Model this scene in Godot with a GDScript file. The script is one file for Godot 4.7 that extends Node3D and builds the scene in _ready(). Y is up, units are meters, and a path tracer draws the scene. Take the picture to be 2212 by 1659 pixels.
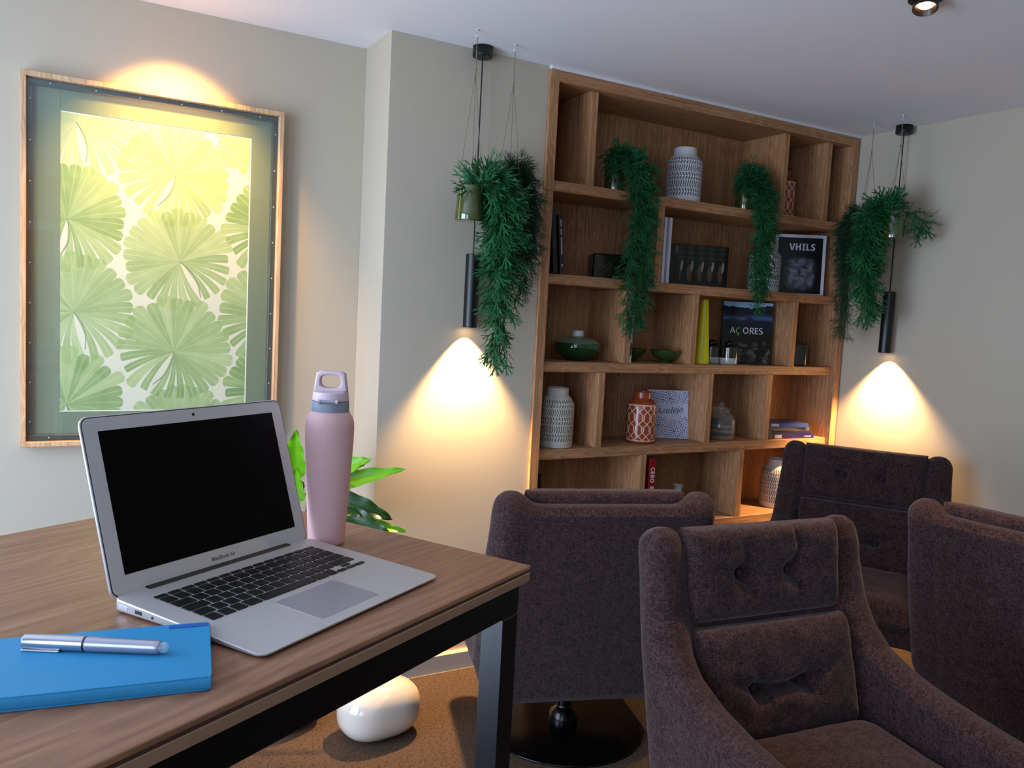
extends Node3D

# ---------------------------------------------------------------- mesh builder
class MB:
	var v := PackedVector3Array()
	var n := PackedVector3Array()
	var t := PackedVector2Array()
	var i := PackedInt32Array()
	var xf := Transform3D()

	func vert(p: Vector3, nn: Vector3, uv := Vector2.ZERO) -> int:
		v.append(xf * p)
		n.append((xf.basis * nn).normalized())
		t.append(uv)
		return v.size() - 1

	func tri(a: int, b: int, c: int) -> void:
		var g := (v[b] - v[a]).cross(v[c] - v[a])
		if g.length_squared() < 1e-20:
			return
		if g.dot(n[a] + n[b] + n[c]) > 0.0:
			i.append_array([a, c, b])
		else:
			i.append_array([a, b, c])

	func quad(a: int, b: int, c: int, d: int) -> void:
		tri(a, b, c)
		tri(a, c, d)

	# flat convex polygon, facing the hint
	func flat(p: Array, out: Vector3, uvs: Array = []) -> void:
		var nn: Vector3 = (p[1] - p[0]).cross(p[2] - p[0])
		if nn.length_squared() < 1e-18 and p.size() > 3:
			nn = (p[2] - p[0]).cross(p[3] - p[0])
		nn = nn.normalized()
		if nn.dot(out) < 0.0:
			nn = -nn
		var ids := []
		for k in p.size():
			ids.append(vert(p[k], nn, uvs[k] if uvs.size() else Vector2.ZERO))
		for k in range(1, p.size() - 1):
			tri(ids[0], ids[k], ids[k + 1])

	# chamfered box
	func box(c: Vector3, s: Vector3, ch := 0.002) -> void:
		var h := s * 0.5
		ch = minf(ch, minf(h.x, minf(h.y, h.z)) * 0.9)
		var q := h - Vector3(ch, ch, ch)
		for ax in 3:
			var b := (ax + 1) % 3
			var d := (ax + 2) % 3
			for sg: float in [-1.0, 1.0]:
				var o := Vector3.ZERO
				o[ax] = sg
				var pts := []
				for cr in [[-1, -1], [1, -1], [1, 1], [-1, 1]]:
					var p := Vector3.ZERO
					p[ax] = sg * h[ax]
					p[b] = cr[0] * q[b]
					p[d] = cr[1] * q[d]
					pts.append(c + p)
				flat(pts, o, [Vector2(0, 1), Vector2(1, 1), Vector2(1, 0), Vector2(0, 0)])
		for ax in 3:
			var b := (ax + 1) % 3
			var d := (ax + 2) % 3
			for sb: float in [-1.0, 1.0]:
				for sd: float in [-1.0, 1.0]:
					var o := Vector3.ZERO
					o[b] = sb
					o[d] = sd
					var p0 := Vector3.ZERO
					p0[ax] = -q[ax]; p0[b] = sb * h[b]; p0[d] = sd * q[d]
					var p1 := p0; p1[ax] = q[ax]
					var p2 := Vector3.ZERO
					p2[ax] = q[ax]; p2[b] = sb * q[b]; p2[d] = sd * h[d]
					var p3 := p2; p3[ax] = -q[ax]
					flat([c + p0, c + p1, c + p2, c + p3], o)
		for sx: float in [-1.0, 1.0]:
			for sy: float in [-1.0, 1.0]:
				for sz: float in [-1.0, 1.0]:
					flat([c + Vector3(sx * h.x, sy * q.y, sz * q.z), c + Vector3(sx * q.x, sy * h.y, sz * q.z), c + Vector3(sx * q.x, sy * q.y, sz * h.z)], Vector3(sx, sy, sz))

	# smooth surface through rows of points
	func grid(rows: Array, wu := false, flip := false, us := 1.0, vs := 1.0) -> void:
		var nr := rows.size()
		var nc: int = rows[0].size()
		var base := v.size()
		for r in nr:
			for c in nc:
				var cu0 := c - 1
				var cu1 := c + 1
				if wu:
					if c == 0: cu0 = nc - 2
					if c == nc - 1: cu1 = 1
				cu0 = clampi(cu0, 0, nc - 1)
				cu1 = clampi(cu1, 0, nc - 1)
				var du: Vector3 = rows[r][cu1] - rows[r][cu0]
				if du.length_squared() < 1e-14:
					var rr := r + 1 if r == 0 else r - 1
					du = rows[rr][cu1] - rows[rr][cu0]
				var dv: Vector3 = rows[mini(r + 1, nr - 1)][c] - rows[maxi(r - 1, 0)][c]
				var nn := du.cross(dv)
				if flip: nn = -nn
				if nn.length_squared() < 1e-20: nn = Vector3.UP
				vert(rows[r][c], nn.normalized(), Vector2(us * c / float(nc - 1), vs * (1.0 - r / float(nr - 1))))
		for r in nr - 1:
			for c in nc - 1:
				var a := base + r * nc + c
				quad(a, a + 1, a + nc + 1, a + nc)

	# surface of revolution about Y; profile of (radius, height), bottom to top outside
	func lathe(prof: Array, seg := 32, c := Vector3.ZERO) -> void:
		var rows := []
		for q: Vector2 in prof:
			var row := PackedVector3Array()
			for k in seg + 1:
				var a := TAU * k / seg
				row.append(c + Vector3(q.x * sin(a), q.y, q.x * cos(a)))
			rows.append(row)
		grid(rows, true)

	func tube(path: Array, r: float, seg := 8, r1 := -1.0) -> void:
		if r1 < 0.0: r1 = r
		var rows := []
		var m := path.size()
		var t0: Vector3 = (path[1] - path[0]).normalized()
		var s := t0.cross(Vector3.UP)
		if s.length() < 0.05: s = t0.cross(Vector3.RIGHT)
		s = s.normalized()
		for k in m:
			var tg: Vector3 = (path[mini(k + 1, m - 1)] - path[maxi(k - 1, 0)]).normalized()
			s = (s - tg * s.dot(tg)).normalized()
			var b := tg.cross(s)
			var rr := lerpf(r, r1, k / float(m - 1))
			var row := PackedVector3Array()
			for j in seg + 1:
				var a := TAU * j / seg
				row.append(path[k] + (s * cos(a) + b * sin(a)) * rr)
			rows.append(row)
		grid(rows, true)
		for e in [0, m - 1]:
			var pts := []
			for j in seg: pts.append(rows[e][j])
			flat(pts, (path[0] - path[1]) if e == 0 else (path[m - 1] - path[m - 2]))

	# polygon in XY drawn out along Z between z0 and z1, edges eased by bv
	func prism(poly: PackedVector2Array, z0: float, z1: float, bv := 0.0, steps := 2) -> void:
		var m := poly.size()
		var area := 0.0
		for k in m:
			area += poly[k].cross(poly[(k + 1) % m])
		var sg := 1.0 if area > 0.0 else -1.0
		var nrm := PackedVector2Array()
		var mit := PackedVector2Array()
		var sharp := []
		for k in m:
			var d0 := (poly[k] - poly[(k + m - 1) % m]).normalized()
			var d1 := (poly[(k + 1) % m] - poly[k]).normalized()
			var n0 := Vector2(d0.y, -d0.x) * sg
			var n1 := Vector2(d1.y, -d1.x) * sg
			var a := (n0 + n1).normalized()
			nrm.append(n1)
			mit.append(a / maxf(a.dot(n1), 0.4))
			sharp.append(d0.dot(d1) < 0.8)
		var offs := []
		var zs := []
		for k in steps + 1:
			var ph := PI / 2 * k / steps
			offs.append(-bv * (1.0 - sin(ph)))
			zs.append(z0 + bv * (1.0 - cos(ph)))
		for k in range(steps, -1, -1):
			var ph := PI / 2 * k / steps
			offs.append(-bv * (1.0 - sin(ph)))
			zs.append(z1 - bv * (1.0 - cos(ph)))
		if bv <= 0.0:
			offs = [0.0, 0.0]
			zs = [z0, z1]
		var rn := offs.size()
		for k in m:
			var k2 := (k + 1) % m
			var na: Vector2 = nrm[k] if sharp[k] else mit[k].normalized()
			var nb: Vector2 = nrm[k] if sharp[k2] else mit[k2].normalized()
			var prev := []
			for r in rn:
				var tz := 0.0
				if bv > 0.0:
					var half := rn / 2
					tz = -cos(PI / 2 * r / steps) if r < half else cos(PI / 2 * (rn - 1 - r) / steps)
				var ta := sqrt(maxf(0.0, 1.0 - tz * tz))
				var pa: Vector2 = poly[k] + mit[k] * offs[r]
				var pb: Vector2 = poly[k2] + mit[k2] * offs[r]
				var ia := vert(Vector3(pa.x, pa.y, zs[r]), Vector3(na.x * ta, na.y * ta, tz))
				var ib := vert(Vector3(pb.x, pb.y, zs[r]), Vector3(nb.x * ta, nb.y * ta, tz))
				if r > 0:
					quad(prev[0], prev[1], ib, ia)
				prev = [ia, ib]
		var cap := PackedVector2Array()
		var mn := poly[0]
		var mx := poly[0]
		for k in m:
			cap.append(poly[k] + mit[k] * offs[0])
			mn = mn.min(poly[k])
			mx = mx.max(poly[k])
		var ts := Geometry2D.triangulate_polygon(cap)
		for e in 2:
			var ids := []
			for q in cap:
				ids.append(vert(Vector3(q.x, q.y, z0 if e == 0 else z1), Vector3(0, 0, -1 if e == 0 else 1), Vector2((q.x - mn.x) / (mx.x - mn.x), 1.0 - (q.y - mn.y) / (mx.y - mn.y))))
			for k in range(0, ts.size(), 3):
				tri(ids[ts[k]], ids[ts[k + 1]], ids[ts[k + 2]])

	func mesh() -> ArrayMesh:
		var m := ArrayMesh.new()
		var a := []
		a.resize(Mesh.ARRAY_MAX)
		a[Mesh.ARRAY_VERTEX] = v
		a[Mesh.ARRAY_NORMAL] = n
		a[Mesh.ARRAY_TEX_UV] = t
		a[Mesh.ARRAY_INDEX] = i
		m.add_surface_from_arrays(Mesh.PRIMITIVE_TRIANGLES, a)
		return m

# ---------------------------------------------------------------- scene helpers
var used := {}
var rng := RandomNumberGenerator.new()

func numbered(s: String) -> String:
	var k: int = used.get(s, 0)
	used[s] = k + 1
	return s if k == 0 else "%s_%03d" % [s, k]

func put(parent: Node, called: String, mesh: Mesh, m: Material) -> MeshInstance3D:
	var o := MeshInstance3D.new()
	o.name = called
	o.mesh = mesh
	o.material_override = m
	if parent == self:
		o.name = numbered(called)
	parent.add_child(o, true)
	return o

func add(parent: Node, called: String, b: MB, m: Material) -> MeshInstance3D:
	return put(parent, called, b.mesh(), m)

func thing(called: String, label: String, category: String, at := Vector3.ZERO, turn := 0.0, group := "") -> Node3D:
	var o := Node3D.new()
	o.name = numbered(called)
	add_child(o)
	o.position = at
	o.rotation.y = turn
	tag(o, label, category, group)
	return o

func tag(o: Node, label: String, category: String, group := "") -> void:
	o.set_meta("label", label)
	o.set_meta("category", category)
	if group: o.set_meta("group", group)

func struct(called: String, b: MB, m: Material, parent: Node = self) -> MeshInstance3D:
	var o := add(parent, called, b, m)
	if parent == self: o.set_meta("kind", "structure")
	return o

func boxes(list: Array, ch := 0.002) -> MB:
	var b := MB.new()
	for q in list:
		b.box((q[0] + q[1]) * 0.5, (q[1] - q[0]).abs(), ch)
	return b

func span(x0, x1, y0, y1, z0, z1) -> Array:
	return [Vector3(x0, y0, z0), Vector3(x1, y1, z1)]

func rrect(w: float, h: float, r: float, seg := 5, c := Vector2.ZERO) -> PackedVector2Array:
	var p := PackedVector2Array()
	for k in 4:
		var cc := Vector2((w / 2 - r) * (1 if k in [0, 3] else -1), (h / 2 - r) * (1 if k < 2 else -1))
		for j in seg + 1:
			var a := PI / 2 * (k + j / float(seg))
			p.append(c + cc + Vector2(cos(a), sin(a)) * r)
	return p

func mat(c: Color, rough := 0.6, metal := 0.0, spec := 0.5) -> StandardMaterial3D:
	var m := StandardMaterial3D.new()
	m.albedo_color = c
	m.roughness = rough
	m.metallic = metal
	m.metallic_specular = spec
	return m

func tex(im: Image) -> ImageTexture:
	return ImageTexture.create_from_image(im)

func tmat(im: Image, rough := 0.6, spec := 0.5) -> StandardMaterial3D:
	var m := mat(Color.WHITE, rough, 0.0, spec)
	m.albedo_texture = tex(im)
	return m

func triplanar(m: StandardMaterial3D, s: Vector3, off := Vector3.ZERO) -> StandardMaterial3D:
	m.uv1_triplanar = true
	m.uv1_scale = s
	m.uv1_offset = off
	m.uv1_triplanar_sharpness = 8.0
	return m

func glow(c: Color, e: float) -> StandardMaterial3D:
	var m := mat(c, 0.5)
	m.emission_enabled = true
	m.emission = c
	m.emission_energy_multiplier = e
	return m

func text(parent: Node, called: String, s: String, size: float, m: Material, at: Transform3D, bold := false, depth := 0.0006, fam := "Droid Sans") -> MeshInstance3D:
	var f := SystemFont.new()
	f.font_names = PackedStringArray([fam])
	f.font_weight = 700 if bold else 400
	var tm := TextMesh.new()
	tm.text = s
	tm.font = f
	tm.font_size = 48
	tm.pixel_size = size / 48.0
	tm.depth = depth
	var o := put(parent, called, tm, m)
	o.transform = at
	return o

# ---------------------------------------------------------------- textures
func wood_image(c0: Color, c1: Color, c2: Color, sd: int, rings: float, warp: float, w := 384, h := 512) -> Image:
	var a := FastNoiseLite.new()
	a.seed = sd
	a.frequency = 1.0
	a.fractal_octaves = 3
	var fine := FastNoiseLite.new()
	fine.seed = sd + 7
	fine.frequency = 1.0
	fine.fractal_octaves = 2
	var im := Image.create(w, h, false, Image.FORMAT_RGB8)
	for y in h:
		var fy := absf(2.0 * y / h - 1.0)
		for x in w:
			var fx := absf(2.0 * x / w - 1.0)
			var wv := a.get_noise_2d(fx * 2.2, fy * 1.6 + 3.0)
			var cx := (fx - 0.5) * 2.0
			var r := sqrt(cx * cx + 0.10 * pow(fy * 2.0 - 0.6, 2.0)) * rings + wv * warp * rings
			var g := 0.5 + 0.5 * sin(TAU * r)
			g = g * g
			var fb := fine.get_noise_2d(fx * 90.0, fy * 3.0) * 0.5 + fine.get_noise_2d(fx * 28.0 + 40.0, fy * 1.2) * 0.7
			var k := clampf(0.42 + 0.28 * (g - 0.4) + 0.45 * fb + 0.2 * wv, 0.0, 1.0)
			im.set_pixel(x, y, c0.lerp(c1, k * 2.0) if k < 0.5 else c1.lerp(c2, k * 2.0 - 1.0))
	return im

func noise_tex(freq: float, cols: Array, sd := 1, oct := 4, size := 256, type := FastNoiseLite.TYPE_SIMPLEX_SMOOTH) -> NoiseTexture2D:
	var nz := FastNoiseLite.new()
	nz.seed = sd
	nz.frequency = freq
	nz.fractal_octaves = oct
	nz.noise_type = type
	var g := Gradient.new()
	var ps := PackedFloat32Array()
	var cs := PackedColorArray()
	for k in cols.size():
		ps.append(k / float(cols.size() - 1))
		cs.append(cols[k])
	g.offsets = ps
	g.colors = cs
	var tx := NoiseTexture2D.new()
	tx.width = size
	tx.height = size
	tx.seamless = true
	tx.noise = nz
	tx.color_ramp = g
	return tx

func fabric_image(c0: Color, c1: Color) -> Image:
	var s := 256
	var im := Image.create(s, s, false, Image.FORMAT_RGB8)
	var nz := FastNoiseLite.new()
	nz.seed = 5
	nz.frequency = 0.02
	for y in s:
		for x in s:
			var over := (x + y) % 2 == 0
			var th := float(hash(Vector2i(x / 7 if over else x, y if over else y / 7)) % 1000) / 1000.0
			var k := clampf(th * 0.85 + 0.08 * nz.get_noise_2d(x, y) + 0.06, 0.0, 1.0)
			im.set_pixel(x, y, c0.lerp(c1, k))
	return im

# fan palm print: leaves as [hub u, hub v, stem u, stem v, radius, depth of green], in widths of the sheet
func palm_image(w: int, h: int) -> Image:
	var im := Image.create(w, h, false, Image.FORMAT_RGB8)
	im.fill(Color(0.79, 0.81, 0.72))
	var nz := FastNoiseLite.new()
	nz.seed = 3
	nz.frequency = 0.012
	var leaves := [
		[1.082, -0.007, 1.153, 0.093, 0.31, 0.30], [0.075, 0.051, 0.124, 0.258, 0.36, 0.25], [0.581, 0.270, 0.490, 0.450, 0.335, 0.42],
		[1.143, 0.537, 1.059, 0.760, 0.335, 0.85], [0.613, 0.762, 0.729, 0.959, 0.325, 0.55], [0.034, 0.571, 0.007, 0.763, 0.33, 0.72],
		[1.151, 1.072, 1.073, 1.300, 0.36, 0.75], [0.068, 1.078, 0.126, 1.281, 0.35, 0.55], [0.635, 1.790, 0.658, 1.916, 0.33, 0.62],
		[0.586, 1.284, 0.477, 1.477, 0.345, 0.60], [1.163, 1.530, 1.083, 1.720, 0.34, 0.85], [0.035, 1.589, 0.017, 1.800, 0.335, 0.70]]
	for li in leaves.size():
		var L: Array = leaves[li]
		var hub := Vector2(L[0], L[1]) * w
		var stem := Vector2(L[2], L[3]) * w
		var rad: float = L[4] * w
		var sa := (stem - hub).angle()
		var nf := 27
		for y in range(maxi(0, int(hub.y - rad * 1.08)), mini(h, int(hub.y + rad * 1.08))):
			for x in range(maxi(0, int(hub.x - rad * 1.08)), mini(w, int(hub.x + rad * 1.08))):
				var d := Vector2(x, y) - hub
				var rr := d.length() / rad
				if rr > 1.08 or rr < 0.004:
					continue
				var an := fposmod(d.angle() - sa, TAU)
				var side := absf(an - PI) / PI
				an = PI + (an - PI) * (1.0 - 0.10 * side * rr)
				var q := an / TAU * nf
				var fi := int(q)
				if fi == 0 or fi == nf - 1:
					continue
				var fr := absf(q - fi - 0.5) * 2.0
				var rv := float(hash(Vector2i(fi, li)) % 1000) / 1000.0
				var reach := (1.0 - 0.13 * rv) * (1.0 - 0.12 * side * side)
				var loose := smoothstep(0.45, 0.85, side)
				var start := lerpf(0.74, 0.10, loose)
				var gap := 0.0 if rr < start else (rr - start) * lerpf(0.55, 0.42, loose) * (0.6 + rv)
				var tip := reach - 0.07 * pow(fr, 3.0)
				if rr > tip or 1.0 - fr < gap:
					continue
				var tone := 0.15 + 0.75 * rv + 0.25 * nz.get_noise_2d(x, y) + 0.25 * maxf(0.0, 0.4 - rr)
				var c := Color(0.62, 0.72, 0.46).lerp(Color(0.33, 0.50, 0.20), clampf(tone * (0.45 + 0.6 * L[5]), 0.0, 1.0))
				c = c.lerp(Color(0.36, 0.50, 0.27), 0.30 * smoothstep(0.86, 1.0, fr) * clampf(1.1 - rr, 0.0, 1.0))
				if fr < 0.10: c = c.lerp(Color(0.72, 0.80, 0.60), 0.35)
				im.set_pixel(x, y, im.get_pixel(x, y).lerp(c, 0.55 + 0.35 * L[5]))
		for k in 200:
			var f := k / 199.0
			var p := hub.lerp(stem, f) + (stem - hub).orthogonal() * 0.12 * sin(f * PI)
			for ox in 3:
				for oy in 3:
					var px := int(p.x) + ox - 1
					var py := int(p.y) + oy - 1
					if px >= 0 and px < w and py >= 0 and py < h:
						im.set_pixel(px, py, Color(0.42, 0.52, 0.36))
	im.fill_rect(Rect2i(0, 0, w, 3), Color(0.9, 0.93, 0.86))
	im.fill_rect(Rect2i(w - 4, 0, 4, h), Color(0.9, 0.93, 0.86))
	im.fill_rect(Rect2i(0, h - 3, w, 3), Color(0.9, 0.93, 0.86))
	return im

# glazed herringbone bands; v runs down the pot
func herring_image(paper: Color, ink: Color) -> Image:
	var w := 512
	var h := 320
	var im := Image.create(w, h, false, Image.FORMAT_RGB8)
	for y in h:
		var fv := y / float(h)
		for x in w:
			var on := false
			if fv > 0.19 and fv < 0.89:
				var b := (fv - 0.19) / 0.70 * 5.0
				var bi := int(b)
				var fb := b - bi
				if bi % 2 == 0:
					var sl := absf(fb - 0.5) * 18.0
					on = fposmod(x + sl, 12.8) < 5.0 and fb > 0.05 and fb < 0.95 and absf(fb - 0.5) > 0.05
				else:
					on = fposmod(x + 2.0 * sin(fb * 9.0 + x * 0.02), 10.24) < 3.8 and fb > 0.08 and fb < 0.92
			im.set_pixel(x, y, ink if on else paper)
	return im

func lattice_image(clay: Color, line: Color) -> Image:
	var w := 512
	var h := 320
	var im := Image.create(w, h, false, Image.FORMAT_RGB8)
	for y in h:
		var fv := y / float(h)
		for x in w:
			var c := clay
			if fv > 0.24 and fv < 0.95:
				var vv := (fv - 0.24) / 0.71 * 3.0
				var fr := vv - floorf(vv)
				var turn := clampf((fr - 0.18) / 0.64, 0.0, 1.0) + floorf(vv)
				var o := turn * 42.67
				var d1 := absf(fposmod(x + o, 42.67) - 21.33)
				var d2 := absf(fposmod(x - o + 10.0, 42.67) - 21.33)
				if minf(d1, d2) < 3.0 or fv < 0.262 or fv > 0.93:
					c = line
			im.set_pixel(x, y, c)
	return im

# ---------------------------------------------------------------- armchair
func poly_sdf(p: Vector2, q: PackedVector2Array) -> float:
	var d := 1e9
	var s := 1.0
	var j := q.size() - 1
	for k in q.size():
		var e := q[j] - q[k]
		var w := p - q[k]
		var b := w - e * clampf(w.dot(e) / e.dot(e), 0.0, 1.0)
		d = minf(d, b.length_squared())
		if ((p.y >= q[k].y) != (p.y >= q[j].y)) and (e.x * w.y < e.y * w.x) == (e.y > 0.0):
			s = -s
		j = k
	return s * sqrt(d)

func chair_shell_mesh() -> ArrayMesh:
	# profile points are (z forward, y up)
	var side := PackedVector2Array([Vector2(-0.055, 0.915), Vector2(-0.035, 0.945), Vector2(0.0, 0.957), Vector2(0.035, 0.94), Vector2(0.052, 0.90), Vector2(0.062, 0.83), Vector2(0.088, 0.735), Vector2(0.128, 0.675), Vector2(0.188, 0.622), Vector2(0.277, 0.588), Vector2(0.38, 0.568), Vector2(0.48, 0.556), Vector2(0.60, 0.545), Vector2(0.655, 0.535), Vector2(0.675, 0.50), Vector2(0.62, 0.26), Vector2(0.58, 0.22), Vector2(0.17, 0.19), Vector2(0.12, 0.24)])
	var back := PackedVector2Array([Vector2(-0.062, 0.885), Vector2(-0.045, 0.915), Vector2(-0.01, 0.918), Vector2(0.02, 0.89), Vector2(0.20, 0.22), Vector2(0.13, 0.19), Vector2(0.105, 0.22)])
	var seat := PackedVector2Array([Vector2(0.14, 0.36), Vector2(0.63, 0.36), Vector2(0.60, 0.23), Vector2(0.17, 0.20)])
	var cs := 0.0125
	var o := Vector3(-0.43, 0.15, -0.11)
	var nx := 70
	var ny := 67
	var nz := 66
	var ds := PackedFloat32Array()
	var db := PackedFloat32Array()
	var dd := PackedFloat32Array()
	ds.resize(ny * nz); db.resize(ny * nz); dd.resize(ny * nz)
	for y in ny:
		for z in nz:
			var p := Vector2(o.z + z * cs, o.y + y * cs)
			ds[y * nz + z] = poly_sdf(p, side)
			db[y * nz + z] = poly_sdf(p, back)
			dd[y * nz + z] = poly_sdf(p, seat)
	var f := PackedFloat32Array()
	f.resize(nx * ny * nz)
	var r := 0.048
	for x in nx:
		var px := absf(o.x + x * cs)
		for y in ny:
			var py := o.y + y * cs
			var xc := 0.315 + 0.012 * smoothstep(0.9, 0.6, py) - 0.34 * maxf(0.0, 0.34 - py)
			for z in nz:
				var k := y * nz + z
				var a := ds[k] + r
				var b := absf(px - xc) - 0.004
				var s1 := minf(maxf(a, b), 0.0) + sqrt(maxf(a, 0.0) * maxf(a, 0.0) + maxf(b, 0.0) * maxf(b, 0.0)) - r
				a = db[k] + 0.03
				b = px - xc - 0.005
				var s2 := minf(maxf(a, b), 0.0) + sqrt(maxf(a, 0.0) * maxf(a, 0.0) + maxf(b, 0.0) * maxf(b, 0.0)) - 0.03
				var h := clampf(0.5 + 0.5 * (s2 - s1) / 0.05, 0.0, 1.0)
				var s := lerpf(s2, s1, h) - 0.05 * h * (1.0 - h)
				a = dd[k]
				s = minf(s, maxf(a, px - xc))
				f[(x * ny + y) * nz + z] = s
	var m := MB.new()
	var ids := PackedInt32Array()
	ids.resize(nx * ny * nz)
	ids.fill(-1)
	var st := [0, 1, nz, nz + 1, ny * nz, ny * nz + 1, ny * nz + nz, ny * nz + nz + 1]
	for x in nx - 1:
		for y in ny - 1:
			for z in nz - 1:
				var k := (x * ny + y) * nz + z
				if absf(f[k]) > cs * 3.5:
					continue
				var g := [0.0, 0.0, 0.0, 0.0, 0.0, 0.0, 0.0, 0.0]
				var neg := 0
				for q in 8:
					g[q] = f[k + st[q]]
					if g[q] < 0.0: neg += 1
				if neg == 0 or neg == 8:
					continue
				var sum := Vector3.ZERO
				var cnt := 0
				for q in 8:
					for bit in [1, 2, 4]:
						if q & bit: continue
						var q2: int = q | bit
						if (g[q] < 0.0) != (g[q2] < 0.0):
							var tt: float = g[q] / (g[q] - g[q2])
							var p0 := Vector3(1.0 if q & 4 else 0.0, 1.0 if q & 2 else 0.0, 1.0 if q & 1 else 0.0)
							var p1 := Vector3(1.0 if q2 & 4 else 0.0, 1.0 if q2 & 2 else 0.0, 1.0 if q2 & 1 else 0.0)
							sum += p0.lerp(p1, tt)
							cnt += 1
				var nn := Vector3(g[4] + g[5] + g[6] + g[7] - g[0] - g[1] - g[2] - g[3], g[2] + g[3] + g[6] + g[7] - g[0] - g[1] - g[4] - g[5], g[1] + g[3] + g[5] + g[7] - g[0] - g[2] - g[4] - g[6])
				ids[k] = m.vert(o + (Vector3(x, y, z) + sum / cnt) * cs, nn)
	var sx := ny * nz
	var sy := nz
	for x in range(1, nx - 1):
		for y in range(1, ny - 1):
			for z in range(1, nz - 1):
				var k := (x * ny + y) * nz + z
				if absf(f[k]) > cs * 3.5:
					continue
				var sg := f[k] < 0.0
				if sg != (f[k + 1] < 0.0):
					m.quad(ids[k], ids[k - sx], ids[k - sx - sy], ids[k - sy])
				if sg != (f[k + sy] < 0.0):
					m.quad(ids[k], ids[k - sx], ids[k - sx - 1], ids[k - 1])
				if sg != (f[k + sx] < 0.0):
					m.quad(ids[k], ids[k - sy], ids[k - sy - 1], ids[k - 1])
	return m.mesh()

# soft cushion: width w, height h, thickness d in front; dents [u, v, depth, radius]; creases [u0, v0, u1, v1, depth, radius]
func cushion(w: float, h: float, d: float, dents: Array, creases: Array, sd: int) -> MB:
	var b := MB.new()
	var nu := 56
	var nv := 44
	var nz := FastNoiseLite.new()
	nz.seed = sd
	nz.frequency = 3.5
	for face in 2:
		var rows := []
		for r in nv + 1:
			var vv := -cos(PI * r / nv)
			vv = lerpf(vv, 2.0 * r / nv - 1.0, 0.55)
			var row := PackedVector3Array()
			for c in nu + 1:
				var uu := -cos(PI * c / nu)
				uu = lerpf(uu, 2.0 * c / nu - 1.0, 0.55)
				var p := Vector2(uu * w / 2, vv * h / 2)
				var e := pow(maxf(0.0, 1.0 - pow(absf(uu), 14.0)), 0.40) * pow(maxf(0.0, 1.0 - pow(absf(vv), 9.0)), 0.40)
				var zz := d * e
				if face == 1:
					zz = -d * 0.35 * e
				else:
					zz += 0.004 * nz.get_noise_2d(p.x * 3.0, p.y * 3.0) * e
					for q in dents:
						var dl := p.distance_to(Vector2(q[0], q[1]))
						zz -= q[2] * exp(-dl * dl / (q[3] * q[3])) * e
					for q in creases:
						var p0 := Vector2(q[0], q[1])
						var ed := Vector2(q[2], q[3]) - p0
						var tt := clampf((p - p0).dot(ed) / ed.length_squared(), 0.0, 1.0)
						var dl := p.distance_to(p0 + ed * tt)
						zz -= q[4] * (1.0 - 0.6 * tt) * exp(-dl * dl / (q[5] * q[5])) * e
				row.append(Vector3(p.x, p.y, zz))
			rows.append(row)
		b.grid(rows, false, face == 1)
	return b

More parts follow.
